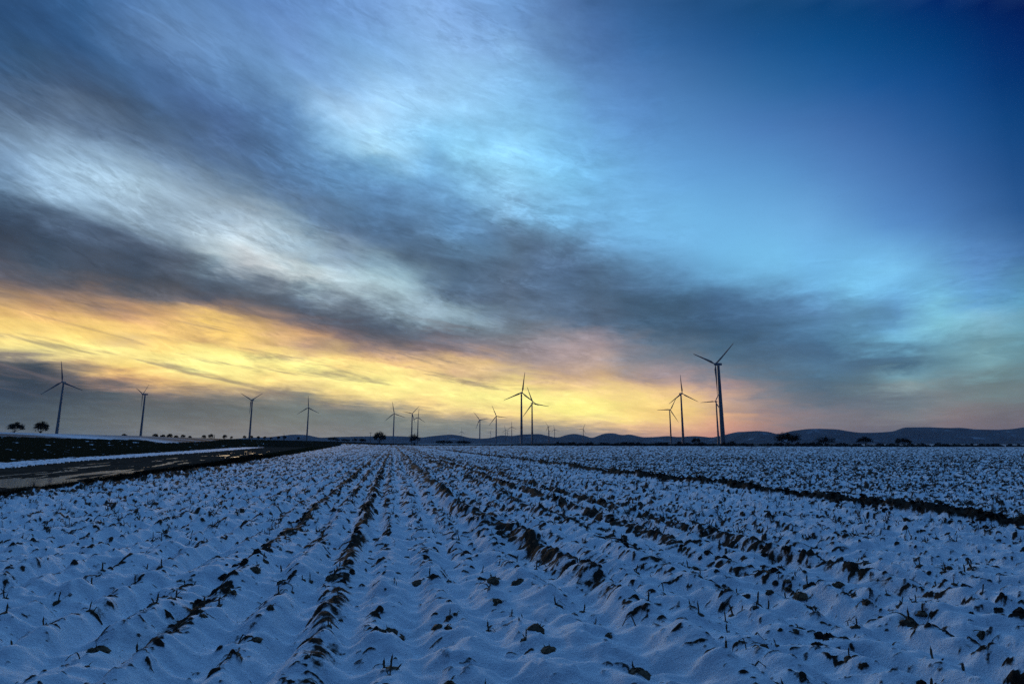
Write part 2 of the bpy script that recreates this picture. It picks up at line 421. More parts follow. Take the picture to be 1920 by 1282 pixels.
def build_world():
    w = bpy.data.worlds.new('World')
    w.use_nodes = True
    nt = w.node_tree
    N, L = nt.nodes, nt.links
    bg = N['Background']

    def math_n(op, a, b=None, c=None, clamp=False):
        n = N.new('ShaderNodeMath'); n.operation = op; n.use_clamp = clamp
        for i, x in enumerate((a, b, c)):
            if x is None: continue
            if isinstance(x, (int, float)): n.inputs[i].default_value = x
            else: L.new(x, n.inputs[i])
        return n.outputs[0]

    def mapr(v, a, b, c, d, smooth=True):
        n = N.new('ShaderNodeMapRange')
        n.interpolation_type = 'SMOOTHSTEP' if smooth else 'LINEAR'
        L.new(v, n.inputs['Value'])
        for k, x in zip(('From Min', 'From Max', 'To Min', 'To Max'), (a, b, c, d)):
            n.inputs[k].default_value = x
        return n.outputs['Result']

    tc = N.new('ShaderNodeTexCoord')
    sep = N.new('ShaderNodeSeparateXYZ')
    L.new(tc.outputs['Generated'], sep.inputs[0])
    X, Y, Z = sep.outputs
    az = math_n('ARCTAN2', X, Y)
    el = math_n('ARCSINE', math_n('MAXIMUM', Z, 0.0))
    # cloud-deck coordinates: where the line of sight meets a level sheet of cloud
    zz = math_n('ADD', math_n('MAXIMUM', Z, 0.0), 0.10)
    cx = math_n('DIVIDE', X, zz); cy = math_n('DIVIDE', Y, zz)
    ca, sa = math.cos(R(34)), math.sin(R(34))
    across = math_n('SUBTRACT', math_n('MULTIPLY', cx, ca), math_n('MULTIPLY', cy, sa))
    along = math_n('ADD', math_n('MULTIPLY', cx, sa), math_n('MULTIPLY', cy, ca))

    def noise(sx, sy, scale, detail, rough, off, dist=0.0):
        c = N.new('ShaderNodeCombineXYZ')
        L.new(math_n('MULTIPLY', across, sx), c.inputs[0])
        L.new(math_n('MULTIPLY', along, sy), c.inputs[1])
        c.inputs[2].default_value = off
        n = N.new('ShaderNodeTexNoise')
        n.inputs['Scale'].default_value = scale
        n.inputs['Detail'].default_value = detail
        n.inputs['Roughness'].default_value = rough
        n.inputs['Distortion'].default_value = dist
        L.new(c.outputs[0], n.inputs['Vector'])
        return n.outputs['Fac']
    azsq = math_n('MULTIPLY', az, az)
    level = math_n('ADD', el, math_n('SUBTRACT', math_n('MULTIPLY', az, 0.16), math_n('MULTIPLY', azsq, 0.11)))
    level_low = math_n('ADD', el, math_n('SUBTRACT', math_n('MULTIPLY', az, 0.10), math_n('MULTIPLY', azsq, 0.06)))

    def fibre(su, sw, detail, rough, off, dist, lv=None):
        c = N.new('ShaderNodeCombineXYZ')
        L.new(math_n('MULTIPLY', az, su), c.inputs[0])
        L.new(math_n('MULTIPLY', lv or level, sw), c.inputs[1])
        c.inputs[2].default_value = off
        n = N.new('ShaderNodeTexNoise')
        n.inputs['Scale'].default_value = 1.0
        n.inputs['Detail'].default_value = detail
        n.inputs['Roughness'].default_value = rough
        n.inputs['Distortion'].default_value = dist
        L.new(c.outputs[0], n.inputs['Vector'])
        return n.outputs['Fac']
    n_big = math_n('SUBTRACT', noise(1.5, 0.75, 1.8, 12, 0.64, 3.1, 0.4), 0.5)
    n_fine = math_n('SUBTRACT', fibre(13.0, 42.0, 8, 0.66, 9.7, 0.25), 0.5)
    n_puff = math_n('SUBTRACT', noise(1.0, 0.95, 3.2, 10, 0.62, 21.3, 0.3), 0.5)
    # how much cloud there is: little in the clear quarter to the upper right
    clear = math_n('MULTIPLY', mapr(az, R(6), R(22), 0, 1), mapr(el, R(11), R(19), 0, 1))
    cloud = math_n('SUBTRACT', 1.0, math_n('MULTIPLY', clear, 0.88))
    amp = math_n('MULTIPLY', cloud, math_n('ADD', math_n('MULTIPLY', el, 0.24), 0.021))
    warp = math_n('MULTIPLY', math_n('ADD', n_big, math_n('MULTIPLY', n_puff, 0.5)), amp)
    el2 = math_n('MAXIMUM', math_n('ADD', el, warp), 0.0)
    vlo = math_n('POWER', math_n('DIVIDE', el2, R(EL_SPLIT), None, True), 1 / 1.5)
    vhi = math_n('DIVIDE', math_n('SUBTRACT', el2, R(EL_SPLIT)), R(EL_TOP - EL_SPLIT), None, True)
    upper = math_n('GREATER_THAN', el2, R(EL_SPLIT))
    az2 = math_n('ADD', az, math_n('MULTIPLY', n_puff, math_n('MULTIPLY', cloud, 0.07)))

    azs, stops, TL, TH = sky_table()

    def ramp(fac, cols):
        rp = N.new('ShaderNodeValToRGB')
        rp.color_ramp.interpolation = 'LINEAR'
        e = rp.color_ramp.elements
        e[0].position = 0.0; e[1].position = 1.0
        for x in stops[1:-1]:
            e.new(float(x))
        for k in range(len(stops)):
            e[k].color = (*[float(x) for x in cols[k]], 1)
        L.new(fac, rp.inputs['Fac'])
        return rp.outputs['Color']

    def mixc(fac, a, b):
        mx = N.new('ShaderNodeMix'); mx.data_type = 'RGBA'
        L.new(fac, mx.inputs[0]); L.new(a, mx.inputs[6]); L.new(b, mx.inputs[7])
        return mx.outputs[2]
    plo = phi = None
    for i, a in enumerate(azs):
        cl, ch = ramp(vlo, TL[i]), ramp(vhi, TH[i])
        if plo is None:
            plo, phi = cl, ch
        else:
            q = mapr(az2, R(azs[i - 1]), R(a), 0, 1, False)
            plo, phi = mixc(q, plo, cl), mixc(q, phi, ch)
    prev = mixc(upper, plo, phi)
    # sky behind the viewer
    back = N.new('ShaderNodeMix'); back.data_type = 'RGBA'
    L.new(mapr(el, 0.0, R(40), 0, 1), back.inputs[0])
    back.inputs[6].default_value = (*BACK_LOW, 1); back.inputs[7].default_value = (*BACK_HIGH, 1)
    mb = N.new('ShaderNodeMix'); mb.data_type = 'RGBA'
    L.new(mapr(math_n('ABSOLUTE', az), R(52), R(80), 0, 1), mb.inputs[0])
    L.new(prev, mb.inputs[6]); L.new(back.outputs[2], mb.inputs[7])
    # streaks and mottling of the cloud sheets
    streak = math_n('ADD', math_n('MULTIPLY', n_fine, 1.3), math_n('MULTIPLY', n_puff, 1.0))
    # thin bright fibres, and darker ones between them
    fib = fibre(7.0, 24.0, 7, 0.60, 41.0, 0.5)
    fib2 = fibre(9.0, 30.0, 7, 0.60, 57.0, 0.4)
    f1 = mapr(math_n('ABSOLUTE', math_n('SUBTRACT', fib, 0.5)), 0.0, 0.055, 1.0, 0.0)
    f2 = mapr(math_n('ABSOLUTE', math_n('SUBTRACT', fib2, 0.5)), 0.0, 0.045, 1.0, 0.0)
    patchy = mapr(n_puff, -0.10, 0.14, 0.1, 1.0)
    streak = math_n('ADD', streak, math_n('MULTIPLY', patchy, math_n('SUBTRACT', math_n('MULTIPLY', f1, 0.26), math_n('MULTIPLY', f2, 0.20))))
    # low dark streaks that cut the bright band
    bars = mapr(fibre(4.0, 44.0, 8, 0.64, 73.0, 0.6, level_low), 0.51, 0.66, 0.0, 1.0)
    lowband = math_n('MULTIPLY', mapr(el, R(2.5), R(5), 0, 1), math_n('MULTIPLY', mapr(el, R(10), R(14), 1, 0), mapr(az, R(-6), R(9), 1, 0)))
    gain = math_n('ADD', 1.0, math_n('MULTIPLY', streak, math_n('MULTIPLY', cloud, math_n('MULTIPLY', mapr(az, R(0), R(25), 0.78, 0.45), math_n('MULTIPLY', mapr(el, R(2), R(13), 0.55, 1.0), mapr(el, R(20), R(36), 1.0, 0.6))))))
    dusk = N.new('ShaderNodeMix'); dusk.data_type = 'RGBA'
    L.new(math_n('MULTIPLY', math_n('MULTIPLY', bars, lowband), 0.62), dusk.inputs[0])
    L.new(mb.outputs[2], dusk.inputs[6]); dusk.inputs[7].default_value = (0.15, 0.125, 0.14, 1)
    vm = N.new('ShaderNodeVectorMath'); vm.operation = 'SCALE'
    L.new(dusk.outputs[2], vm.inputs[0]); L.new(gain, vm.inputs['Scale'])
    # thin glow of the clear air itself
    sk = N.new('ShaderNodeTexSky'); sk.sky_type = 'NISHITA'; sk.sun_disc = False
    sk.sun_elevation = SUN_EL; sk.sun_rotation = SUN_AZ
    b2 = N.new('ShaderNodeBackground'); b2.inputs['Strength'].default_value = 0.001
    L.new(sk.outputs[0], b2.inputs['Color'])
    L.new(vm.outputs[0], bg.inputs['Color'])
    bg.inputs['Strength'].default_value = 1.0
    add = N.new('ShaderNodeAddShader')
    L.new(bg.outputs[0], add.inputs[0]); L.new(b2.outputs[0], add.inputs[1])
    L.new(add.outputs[0], N['World Output'].inputs['Surface'])
    scene.world = w
    w.cycles.sampling_method = 'MANUAL'
    w.cycles.sample_map_resolution = 1024


build_world()
sun = bpy.data.lights.new('sun', 'SUN')
sun.energy = 0.5
sun.angle = R(12)
sun.color = (1.0, 0.72, 0.42)
sun_o = bpy.data.objects.new('sun', sun)
COL.objects.link(sun_o)
sd = Vector((math.sin(SUN_AZ) * math.cos(SUN_EL), math.cos(SUN_AZ) * math.cos(SUN_EL), math.sin(SUN_EL)))
sun_o.rotation_euler = sd.to_track_quat('Z', 'Y').to_euler()
sun_o.location = (0, 0, 300)

# ------------------------------------------------------------------ land form
def polyline(pts):
    g = sorted([on_ground(*p) for p in pts], key=lambda q: q[1])
    return np.array([q[0] for q in g]), np.array([q[1] for q in g])


def px_at(pl, Y):
    xs, ys = pl
    x = np.interp(Y, ys, xs)
    lo = (xs[1] - xs[0]) / (ys[1] - ys[0])
    hi = (xs[-1] - xs[0]) / (ys[-1] - ys[0])
    x = np.where(Y < ys[0], xs[0] + (Y - ys[0]) * lo, x)
    return np.where(Y > ys[-1], xs[-1] + (Y - ys[-1]) * hi, x)


B1 = polyline([(0, 943), (172, 912), (300, 894), (400, 879), (575, 847), (625, 837.5)])
B2 = polyline([(0, 926), (62, 919), (133, 908), (235, 889), (300, 881), (400, 866), (500, 849), (575, 838.5)])
B3 = polyline([(0, 878.5), (140, 865), (234, 858), (300, 853.5), (400, 846.5), (500, 838), (537, 835)])

FIELD_END = 384.0
KROW = 0.205


def rise(X, Y):
    """the swell of the fields to the left, and the slight fall to the right"""
    u = X / np.maximum(Y, 1.0)
    us = [-1.3, -.884, -.64, -.47, -.33, -.22, -.12, 0]
    A = np.interp(u, us, [6.6, 5.8, 4.7, 4.1, 3.1, 1.4, .3, 0])
    Y0 = np.interp(u, us, [35, 42, 100, 230, 335, 360, 370, 380])
    Yc = np.interp(u, us, [225, 235, 260, 365, 430, 440, 440, 440])
    up = np.clip((Y - Y0) / (Yc - Y0), 0, 1)
    up = up * up * (3 - 2 * up) * (1 - sstep(20, 420, Y - Yc))
    return A * up - 0.0032 * np.clip(X, 0, 800) * sstep(60, 300, Y) * (1 - 0.5 * sstep(500, 2000, Y))


def strong_rows(s, t):
    """the furrow crests that stand proud, as (height, soil) fields"""
    r2 = np.interp(t, [4, 9, 14, 22], [2.24, 2.18, 1.62, 1.48])
    z = np.zeros_like(s); so = np.zeros_like(s)
    rows = [(-1.84, .13, .10, 1.05, 31), (-1.02, .10, .05, .45, 32), (-.50, .11, .075, .95, 33), (-.12, .08, .045, .45, 30), (.40, .09, .045, .3, 34),
            (.75, .10, .05, .3, 38), (1.5, .12, .06, .15, 35), (r2, .19, .10, .95, 36), (3.6, .16, .07, .95, 37), (4.5, .17, .07, .95, 39),
            (5.5, .2, .08, .85, 40), (-2.7, .1, .05, .4, 41), (-3.5, .1, .05, .4, 42), (-4.4, .1, .05, .45, 43), (7.6, .14, .05, .35, 44), (9.6, .14, .05, .3, 45), (-10.4, .3, .10, .7, 47)]
    for c, wd, hh, sl, sd_ in rows:
        d = s - c - 0.07 * pn(t / 1.3, t * 0 + sd_, sd_)
        # the near side of a crest is the steeper one
        g = np.exp(-(d / np.where(d < 0, wd * 1.6, wd)) ** 2)
        z += hh * g * (0.75 + 0.5 * pn(t / 0.9, s * 0 + sd_, sd_ + 5))
        gate = sstep(-.25, .35, pn(t / 1.6, t * 0 + sd_ * 3.3, sd_ + 9) + (sl - .55) * 1.3)
        near = np.interp(t, [5, 8], [.35, 1]) if sd_ in (36, 35) else 1.0
        so = np.maximum(so, np.exp(-((d + wd * .2) / (wd * 1.15)) ** 2) * gate * min(sl, 1) * near)
    # two wheel marks leave a terrace with a steep side to the left
    for c, hh, sd_ in ((r2 - .02, .10, 81), (1.47, .07, 82)):
        d = s - c - 0.07 * pn(t / 1.3, t * 0 + sd_, sd_)
        z += hh * sstep(-.42, .04, d) * np.exp(-np.clip(d, 0, 9) / .8) * (0.85 + 0.5 * pn(t / 1.5, t * 0, sd_))
    return z, so


def land(X, Y):
    """height and bareness of the snow field, the track, the verge and the fields beyond"""
    t = Y
    s = X + KROW * Y + 0.16 * pn(Y / 7.0, X / 9.0, 3) * sstep(3, 12, Y)
    zr = rise(X, Y)
    b1 = px_at(B1, Y) + 0.25 * pn(Y / 1.5, Y * 0, 5); b2 = px_at(B2, Y) + 0.3 * pn(Y / 2.0, Y * 0, 6)
    b3 = px_at(B3, Y) + 0.35 * pn(Y / 2.5, Y * 0, 7) + 0.3 * pn(Y / .7, X / .7, 84); b4 = px_at(B3, Y) - np.interp(Y, [20, 50, 100, 200, 400], [4.2, 4.8, 7, 8, 5]) + 0.9 * pn(Y / 3.0, Y * 0, 8) + 0.8 * pn(Y / .8, X / .9, 85)
    zone = np.zeros(X.shape, int)                       # 0 snow field
    zone[X < b1] = 1                                    # verge
    zone[X < b2] = 2                                    # track
    zone[X < b3] = 3                                    # snow strip
    zone[X < b4] = 4                                    # winter crop
    far_y = np.interp(X / Y, [-.88, -.6, -.52, -.44, -.3], [150, 190, 270, 415, 420]) + 8 * pn(X / 40.0, X * 0, 9)
    zone[(zone == 4) & (Y > far_y)] = 5                 # snow on the rise
    zone[(zone >= 1) & (zone <= 3) & (Y > 225 + 10 * pn(X / 15.0, X * 0, 87))] = 6
    zone[(Y > FIELD_END + 4 * pn(X / 30.0, X * 0, 10)) & (zone != 5) | (Y > 420)] = 6
    lod = 1 - sstep(25, 120, Y) * 0.45
    # ---- snow field
    rz, rs = strong_rows(s, t)
    furrow = np.cos(2 * math.pi * s / 0.56 + 0.6 * pn(t / 3.5, s / 2.5, 12))
    comb = 0.060 * (np.abs(furrow + .25) * np.sign(furrow + .25)) * (0.75 + 0.6 * pn(s / 1.1, t / 2.2, 13)) * (1 - .8 * sstep(11.4, 12.4, s))
    soft = 0.055 * pn(s / 0.58, t / 1.0, 14) + 0.062 * pn(s / 0.27, t / 0.36, 15) + 0.09 * pn(s / 2.6, t / 4.5, 16) + 0.016 * pn(s / 0.11, t / 0.12, 64) + 0.040 * pn(s / 0.46 + .3 * t, t / 0.17, 86)
    cl1 = pn(s / 0.20, t / 0.115, 17) + 0.5 * pn(s / 0.085, t / 0.05, 18)
    cl2 = pn(s / 0.12, t / 0.065, 19) + 0.4 * pn(s / 0.05, t / 0.035, 20)
    patch = pn(s / 2.4, t / 5.0, 21)
    # how thickly clods stand: sparse close by, thick farther out, thickest beyond the dark ridge
    dens = np.interp(t, [2, 4, 7, 12, 25, 70, 200], [0.17, 0.21, .29, .40, .50, .58, .62]) + 0.10 * patch
    right = sstep(12.2, 13.5, s)
    dens = dens + right * np.interp(t, [5, 12, 40, 200], [.20, .16, .10, .05])
    dens = dens - 0.16 * np.exp(-((s - 10.4) / 1.3) ** 2)
    dens = dens + 0.16 * np.clip(np.cos(2 * math.pi * (s + .09) / 0.56), -1, 1) * (1 - sstep(11.4, 12.4, s))
    thr1 = 0.66 - dens * 0.95 + .22 * (1 - sstep(4, 12, t))
    c1 = np.clip(cl1 - thr1, 0, 1)
    c2 = np.clip(cl2 - (0.64 - dens * 0.9), 0, 1)
    # dark ridge between the two fields
    rd = s - 12.0 - 0.16 * pn(t / 1.8, t * 0 + .5, 22)
    rough = 0.75 + 0.55 * pn(t / 0.75, s / 0.6, 23) + 0.35 * pn(t / 0.3, s / 0.25, 24)
    wr = 0.42 + 0.10 * pn(t / 2.0, t * 0, 25)
    ridge = np.exp(-(rd / wr) ** 2)
    rs = rs * (1 - sstep(2.6, 3.4, s) * (1 - np.interp(t, [4, 10], [.35, 1.0])))
    z0 = rz + comb + soft + 0.062 * np.minimum(c1, .6) ** 0.8 + 0.045 * np.minimum(c2, .5) + 0.27 * ridge * np.clip(rough, .2, 1.6)
    near_edge = np.exp(-((X - b1 - .35) / .5) ** 2)
    z0 = z0 + 0.10 * near_edge * (0.8 + pn(t / .7, s / .7, 26))
    bare0 = np.clip(c1 * 3.2, 0, .8) + np.clip(c2 * 2.6, 0, .6) + rs * (0.9 + 0.9 * cl1) * 0.85
    bare0 = np.maximum(bare0, 0.95 * sstep(.25, .6, ridge * np.clip(rough + .25, .3, 1.4)))
    bare0 = bare0 - 0.22 * sstep(.3, 1.0, soft * 9) + 0.15 * sstep(.2, 1.0, -soft * 9) * (cl1 > -.1)
    bare0 = np.maximum(bare0, 0.75 * sstep(.1, .6, near_edge * (.4 + 0.8 * cl1)))
    # ---- other zones
    tr = X - (b2 + b3) / 2
    rut = 0.026 * pn(tr / 0.6, t / 7.0, 27) + 0.012 * pn(tr / 0.25, t / 1.6, 28) + 0.034 * pn(tr / 1.5, t / 8, 29)
    for o_, w_ in ((-2.4, .22), (-.6, .24), (1.3, .22), (3.0, .25)):      # wheel ruts
        rut = rut - .020 * np.exp(-((tr - o_ - .3 * pn(t / 9, t * 0 + o_, 88)) / w_) ** 2) * (.5 + .9 * pn(t / 5, t * 0 + o_, 89))
    for ppx, ppy, rw, rl in ((30, 899, .9, 3.0), (110, 893, .7, 2.5), (200, 879.5, .6, 3.0), (385, 868, .7, 4.0), (440, 860, .6, 5.0), (60, 915, .5, 1.6)):
        gx, gy = on_ground(ppx, ppy)
        cx = (px_at(B2, np.array([gy])) + px_at(B3, np.array([gy])))[0] / 2
        rut = rut - .050 * np.exp(-((tr - (gx - cx)) / rw) ** 2 - ((t - gy) / rl) ** 2)
    side = sstep(0.0, 1.0, np.clip(X - b3, 0, 9) / 1.2) * sstep(0.0, 1.0, np.clip(b2 - X, 0, 9) / 0.9)
    z2 = -0.17 + rut + (1 - side) * 0.10
    z1 = -0.05 + 0.05 * pn(X / .5, Y / .6, 48)
    z3 = 0.02 + 0.05 * pn(X / .6, Y / 1.1, 49) + 0.03 * pn(X / .2, Y / .3, 50)
    bare3 = 0.10 + 2.2 * np.clip(pn(X / .35, Y / .5, 51) - .28, 0, .35)
    z4 = 0.03 * pn(X / .5, Y / .4, 52) + 0.03
    bare4 = 1.0 - 1.4 * np.clip(.8 * pn(X / 9.0, Y / 6.0, 53) + .8 * pn(X / 2.2, Y / 1.1, 54) + .5 * pn(X / .6, Y / .5, 90) - .44, 0, 1)
    bare5 = 0.42 + 0.30 * pn(X / 40, Y / 14, 55) + 0.25 * sstep(205, 250, Y)
    strips = pn(X / 260.0 + Y / 900, Y / 55.0, 56) + 0.5 * pn(X / 90.0, Y / 24.0, 57)
    bare6 = 0.62 + 0.40 * strips + 0.25 * (1 - sstep(384, 600, Y)) + 0.12 * sstep(0, 60, X)
    z6 = 0.25 * pn(X / 60.0, Y / 80.0, 58) * sstep(390, 600, Y)
    z = np.choose(zone, [z0 * lod, z1, z2, z3, z4, z4 * 0, z6])
    bare = np.choose(zone, [bare0, bare0 * 0 + 1, bare0 * 0 + 1, bare3, bare4, bare5, bare6])
    return z + zr, bare, zone


def height(x, y):
    z, b, k = land(np.array([float(x)]), np.array([float(y)]))
    return float(z[0])


def build_land():
    nu = 1280
    u = np.linspace(-1.34, 1.34, nu)
    # rows: mostly even in the view from eye height, with more rows far out
    yy = np.exp(np.linspace(math.log(1.7), math.log(FIELD_END + 40), 6000))
    wgt = 470 * (1 / yy ** 2) / (1 / 1.7) + 36 / yy
    cum = np.concatenate([[0], np.cumsum((wgt[1:] + wgt[:-1]) / 2 * np.diff(yy))])
    nr = int(cum[-1])
    rows = np.interp(np.linspace(0, cum[-1], nr), cum, yy)
    rows = np.concatenate([rows, np.exp(np.linspace(math.log(FIELD_END + 50), math.log(10800), 70))])
    nr = len(rows)
    Yg = np.repeat(rows[:, None], nu, 1)
    Xg = u[None, :] * (Yg + 0.6)
    Xg = np.clip(Xg, -8600, 8600)
    X = Xg.ravel(); Y = Yg.ravel()
    z, bare, zone = land(X, Y)
    V = np.stack([X, Y, z], 1)
    a = (np.arange(nr - 1)[:, None] * nu + np.arange(nu - 1)[None, :]).ravel()
    F = np.stack([a, a + 1, a + nu + 1, a + nu], 1)
    zf = zone[a]
    # one object for each kind of land
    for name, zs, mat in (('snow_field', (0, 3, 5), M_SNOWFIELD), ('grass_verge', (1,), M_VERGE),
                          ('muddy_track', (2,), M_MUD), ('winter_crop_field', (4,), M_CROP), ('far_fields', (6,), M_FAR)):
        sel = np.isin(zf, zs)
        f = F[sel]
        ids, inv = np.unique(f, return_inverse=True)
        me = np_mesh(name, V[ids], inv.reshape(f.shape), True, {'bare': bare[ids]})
        tag(link(name, me, mat), kind='structure')
    # the land all round, a little below
    m = MB()
    m.add([(-8700, -400, -0.45), (8700, -400, -0.45), (8700, 10900, -6.0), (-8700, 10900, -6.0)], [(0, 1, 2, 3)])
    tag(link('ground', m.mesh('ground'), M_FAR_PLAIN), kind='structure')
    # standing water under the track
    m = MB()
    ys = np.linspace(6, 150, 60)
    l = px_at(B3, ys) - .2; r = px_at(B2, ys) + .3
    vs = []
    for i, y in enumerate(ys):
        k = float(rise(np.array([l[i]]), np.array([y]))[0]); k2 = float(rise(np.array([r[i]]), np.array([y]))[0])
        vs += [(l[i], y, -0.180 - .00015 * y + k), (r[i], y, -0.180 - .00015 * y + k2)]
    m.add(vs, [(2 * i, 2 * i + 1, 2 * i + 3, 2 * i + 2) for i in range(len(ys) - 1)])
    tag(link('puddle_water', m.mesh('puddle_water'), M_WATER), kind='structure')


M_FAR_PLAIN = simple_mat('snowy_land', (0.35, 0.38, 0.42), rough=0.9, var=0.5, scale=0.4)
build_land()

# ------------------------------------------------------------------ hills
HILLS = [(-700,806),(-400,812),(-150,818),(200,824),(430,823),(475,820),(507,819),(550,814),(575,815),(600,820.5),(625,819),(662,818),(732,817),(762,818),(790,820),(812,817),(845,814),(862,816),
 (880,820.5),(905,822),(920,820.5),(940,815.5),(960,817),(980,814),(1012,813),(1037,819),(1047,820),(1062,815),(1077,812.5),(1095,816),(1110,821),
 (1132,812.5),(1150,811.5),(1165,815.5),(1182,814),(1205,819.5),(1225,819),(1252,817),(1272,819),(1300,817),(1312,817.5),(1335,820),(1355,816),(1380,809.5),
 (1422,807.5),(1440,809),(1460,814),(1485,807.5),(1512,804),(1535,803),(1570,804.5),(1595,809),(1612,811),(1647,810.5),(1675,808.5),(1695,801),(1740,800.5),
 (1777,802),(1802,801.5),(1830,804.5),(1870,805.5),(1897,804),(1920,800.5),(2000,797),(2150,803),(2400,798),(2700,808)]


def build_hills():
    xs = np.array([p[0] for p in HILLS], float); ys = np.array([p[1] for p in HILLS], float)
    n = 1900
    px = np.linspace(xs[0], xs[-1], n)
    py = np.interp(px, xs, ys)
    k = np.ones(7) / 7
    py = np.convolve(np.pad(py, 3, 'edge'), k, 'valid')
    D = np.interp(px, [-700, 600, 1250, 1420, 2700], [9000, 9400, 9000, 6800, 6200])
    prof_t = np.array([-0.17, -0.13, -0.10, -0.075, -0.05, -0.028, -0.012, 0.0, 0.02, 0.06, 0.10])
    prof_h = np.array([0.0, 0.07, 0.20, 0.40, 0.64, 0.84, 0.955, 1.0, 0.94, 0.5, 0.0])
    V = []
    for i in range(n):
        d = ray(px[i], py[i]); crest = CAM_H + D[i] * d[2] / d[1]
        for tt, hh in zip(prof_t, prof_h):
            y = D[i] * (1 + tt)
            x = y * d[0] / d[1]
            V.append((x, y, max(crest, 3) * hh))
    V = np.array(V)
    m = len(prof_t)
    wob = 14 * pn(V[:, 0] / 420, V[:, 1] / 420, 61) + 6 * pn(V[:, 0] / 130, V[:, 1] / 130, 62)
    mid = np.tile(4 * prof_h * (1 - prof_h), n)
    V[:, 2] += wob * (mid + 0.10 * (np.tile(prof_h, n) > .97)) - 3.0 * (np.tile(prof_h, n) == 0)
    V[:, 0] = np.clip(V[:, 0], -15000, 15000)
    a = (np.arange(n - 1)[:, None] * m + np.arange(m - 1)[None, :]).ravel()
    F = np.stack([a, a + m, a + m + 1, a + 1], 1)
    tag(link('hills', np_mesh('hills', V, F), M_HILL), kind='structure')


build_hills()

# ------------------------------------------------------------------ wind turbines
def lathe(profile, n=24):
    m = MB()
    for (r, z) in profile:
        for k in range(n):
            t = 2 * math.pi * k / n
            m.v.append((r * math.cos(t), r * math.sin(t), z))
    for i in range(len(profile) - 1):
        for k in range(n):
            k2 = (k + 1) % n
            m.f.append((i * n + k, i * n + k2, (i + 1) * n + k2, (i + 1) * n + k))
    m.f.append(tuple(range(n))[::-1])
    m.f.append(tuple((len(profile) - 1) * n + k for k in range(n)))
    return m


def blade_mesh():
    """one blade, length 1, along +Z; chord in X, thin in Y"""
    m = MB()
    n = 12
    secs = [(0.0, .022, .022, 0), (.03, .022, .022, 0), (.09, .036, .02, -8), (.17, .060, .014, -14), (.26, .056, .011, -10), (.40, .045, .008, -6),
            (.55, .036, .006, -4), (.70, .029, .0045, -2), (.84, .022, .003, 0), (.94, .016, .002, 1), (.99, .008, .0012, 1), (1.0, .002, .0006, 1)]
    for z, c, th, tw in secs:
        for k in range(n):
            t = 2 * math.pi * k / n
            x = c * 0.5 * math.cos(t); y = th * .5 * math.sin(t) * (1.0 if c == th else (1 + .35 * math.cos(t)))
            x -= (c - .022) * 0.22
            a = R(tw)
            m.v.append((x * math.cos(a) - y * math.sin(a), x * math.sin(a) + y * math.cos(a) + 0.035 * z * z, z))
    for i in range(len(secs) - 1):
        for k in range(n):
            k2 = (k + 1) % n
            m.f.append((i * n + k, i * n + k2, (i + 1) * n + k2, (i + 1) * n + k))
    m.f.append(tuple(range(n))[::-1]); m.f.append(tuple((len(secs) - 1) * n + k for k in range(n)))
    return m.mesh('blade', True)


def banded_blade_mat():
    m, nt, b = nodes_of('blade_paint_red_bands')
    tc = nt.nodes.new('ShaderNodeTexCoord')
    sp = nt.nodes.new('ShaderNodeSeparateXYZ')
    nt.links.new(tc.outputs['Object'], sp.inputs[0])
    rp = nt.nodes.new('ShaderNodeValToRGB'); rp.color_ramp.interpolation = 'CONSTANT'
    e = rp.color_ramp.elements
    w = (0.20, 0.21, 0.23, 1); r = (0.34, 0.03, 0.025, 1)
    e[0].position = 0; e[0].color = w
    e[1].position = .55; e[1].color = r
    x = e.new(.70); x.color = w
    x = e.new(.86); x.color = r
    nt.links.new(sp.outputs[2], rp.inputs['Fac'])
    nt.links.new(rp.outputs['Color'], b.inputs['Base Color'])
    b.inputs['Roughness'].default_value = .4
    return m


BLADE = blade_mesh(); BLADE.materials.append(M_BLADE)
BLADE_RED = BLADE.copy(); BLADE_RED.name = 'blade_banded'; BLADE_RED.materials.clear(); BLADE_RED.materials.append(banded_blade_mat())


def rounded_box(sx, sy, sz, bev):
    bm = bmesh.new()
    bmesh.ops.create_cube(bm, size=1)
    for v in bm.verts:
        v.co.x *= sx; v.co.y *= sy; v.co.z *= sz
        if v.co.y < 0:
            v.co.z = v.co.z * 0.8 + (0.1 * sz)
            v.co.x *= 0.85
    bmesh.ops.bevel(bm, geom=list(bm.edges), offset=bev, segments=3, affect='EDGES', profile=0.6)
    me = bpy.data.meshes.new('nacelle')
    bm.to_mesh(me); bm.free()
    return me


NACELLE = rounded_box(3.8, 10.5, 4.0, 0.9); NACELLE.materials.append(M_PAINT)
_h = lathe([(1.75, -1.6), (1.8, 0.0), (1.65, .9), (1.25, 1.7), (.65, 2.25), (.1, 2.45)], 20)
HUB = _h.mesh('hub', True); HUB.materials.append(M_PAINT)
HUB.transform(Matrix.Rotation(R(-90), 4, 'X'))        # the nose points to +Y

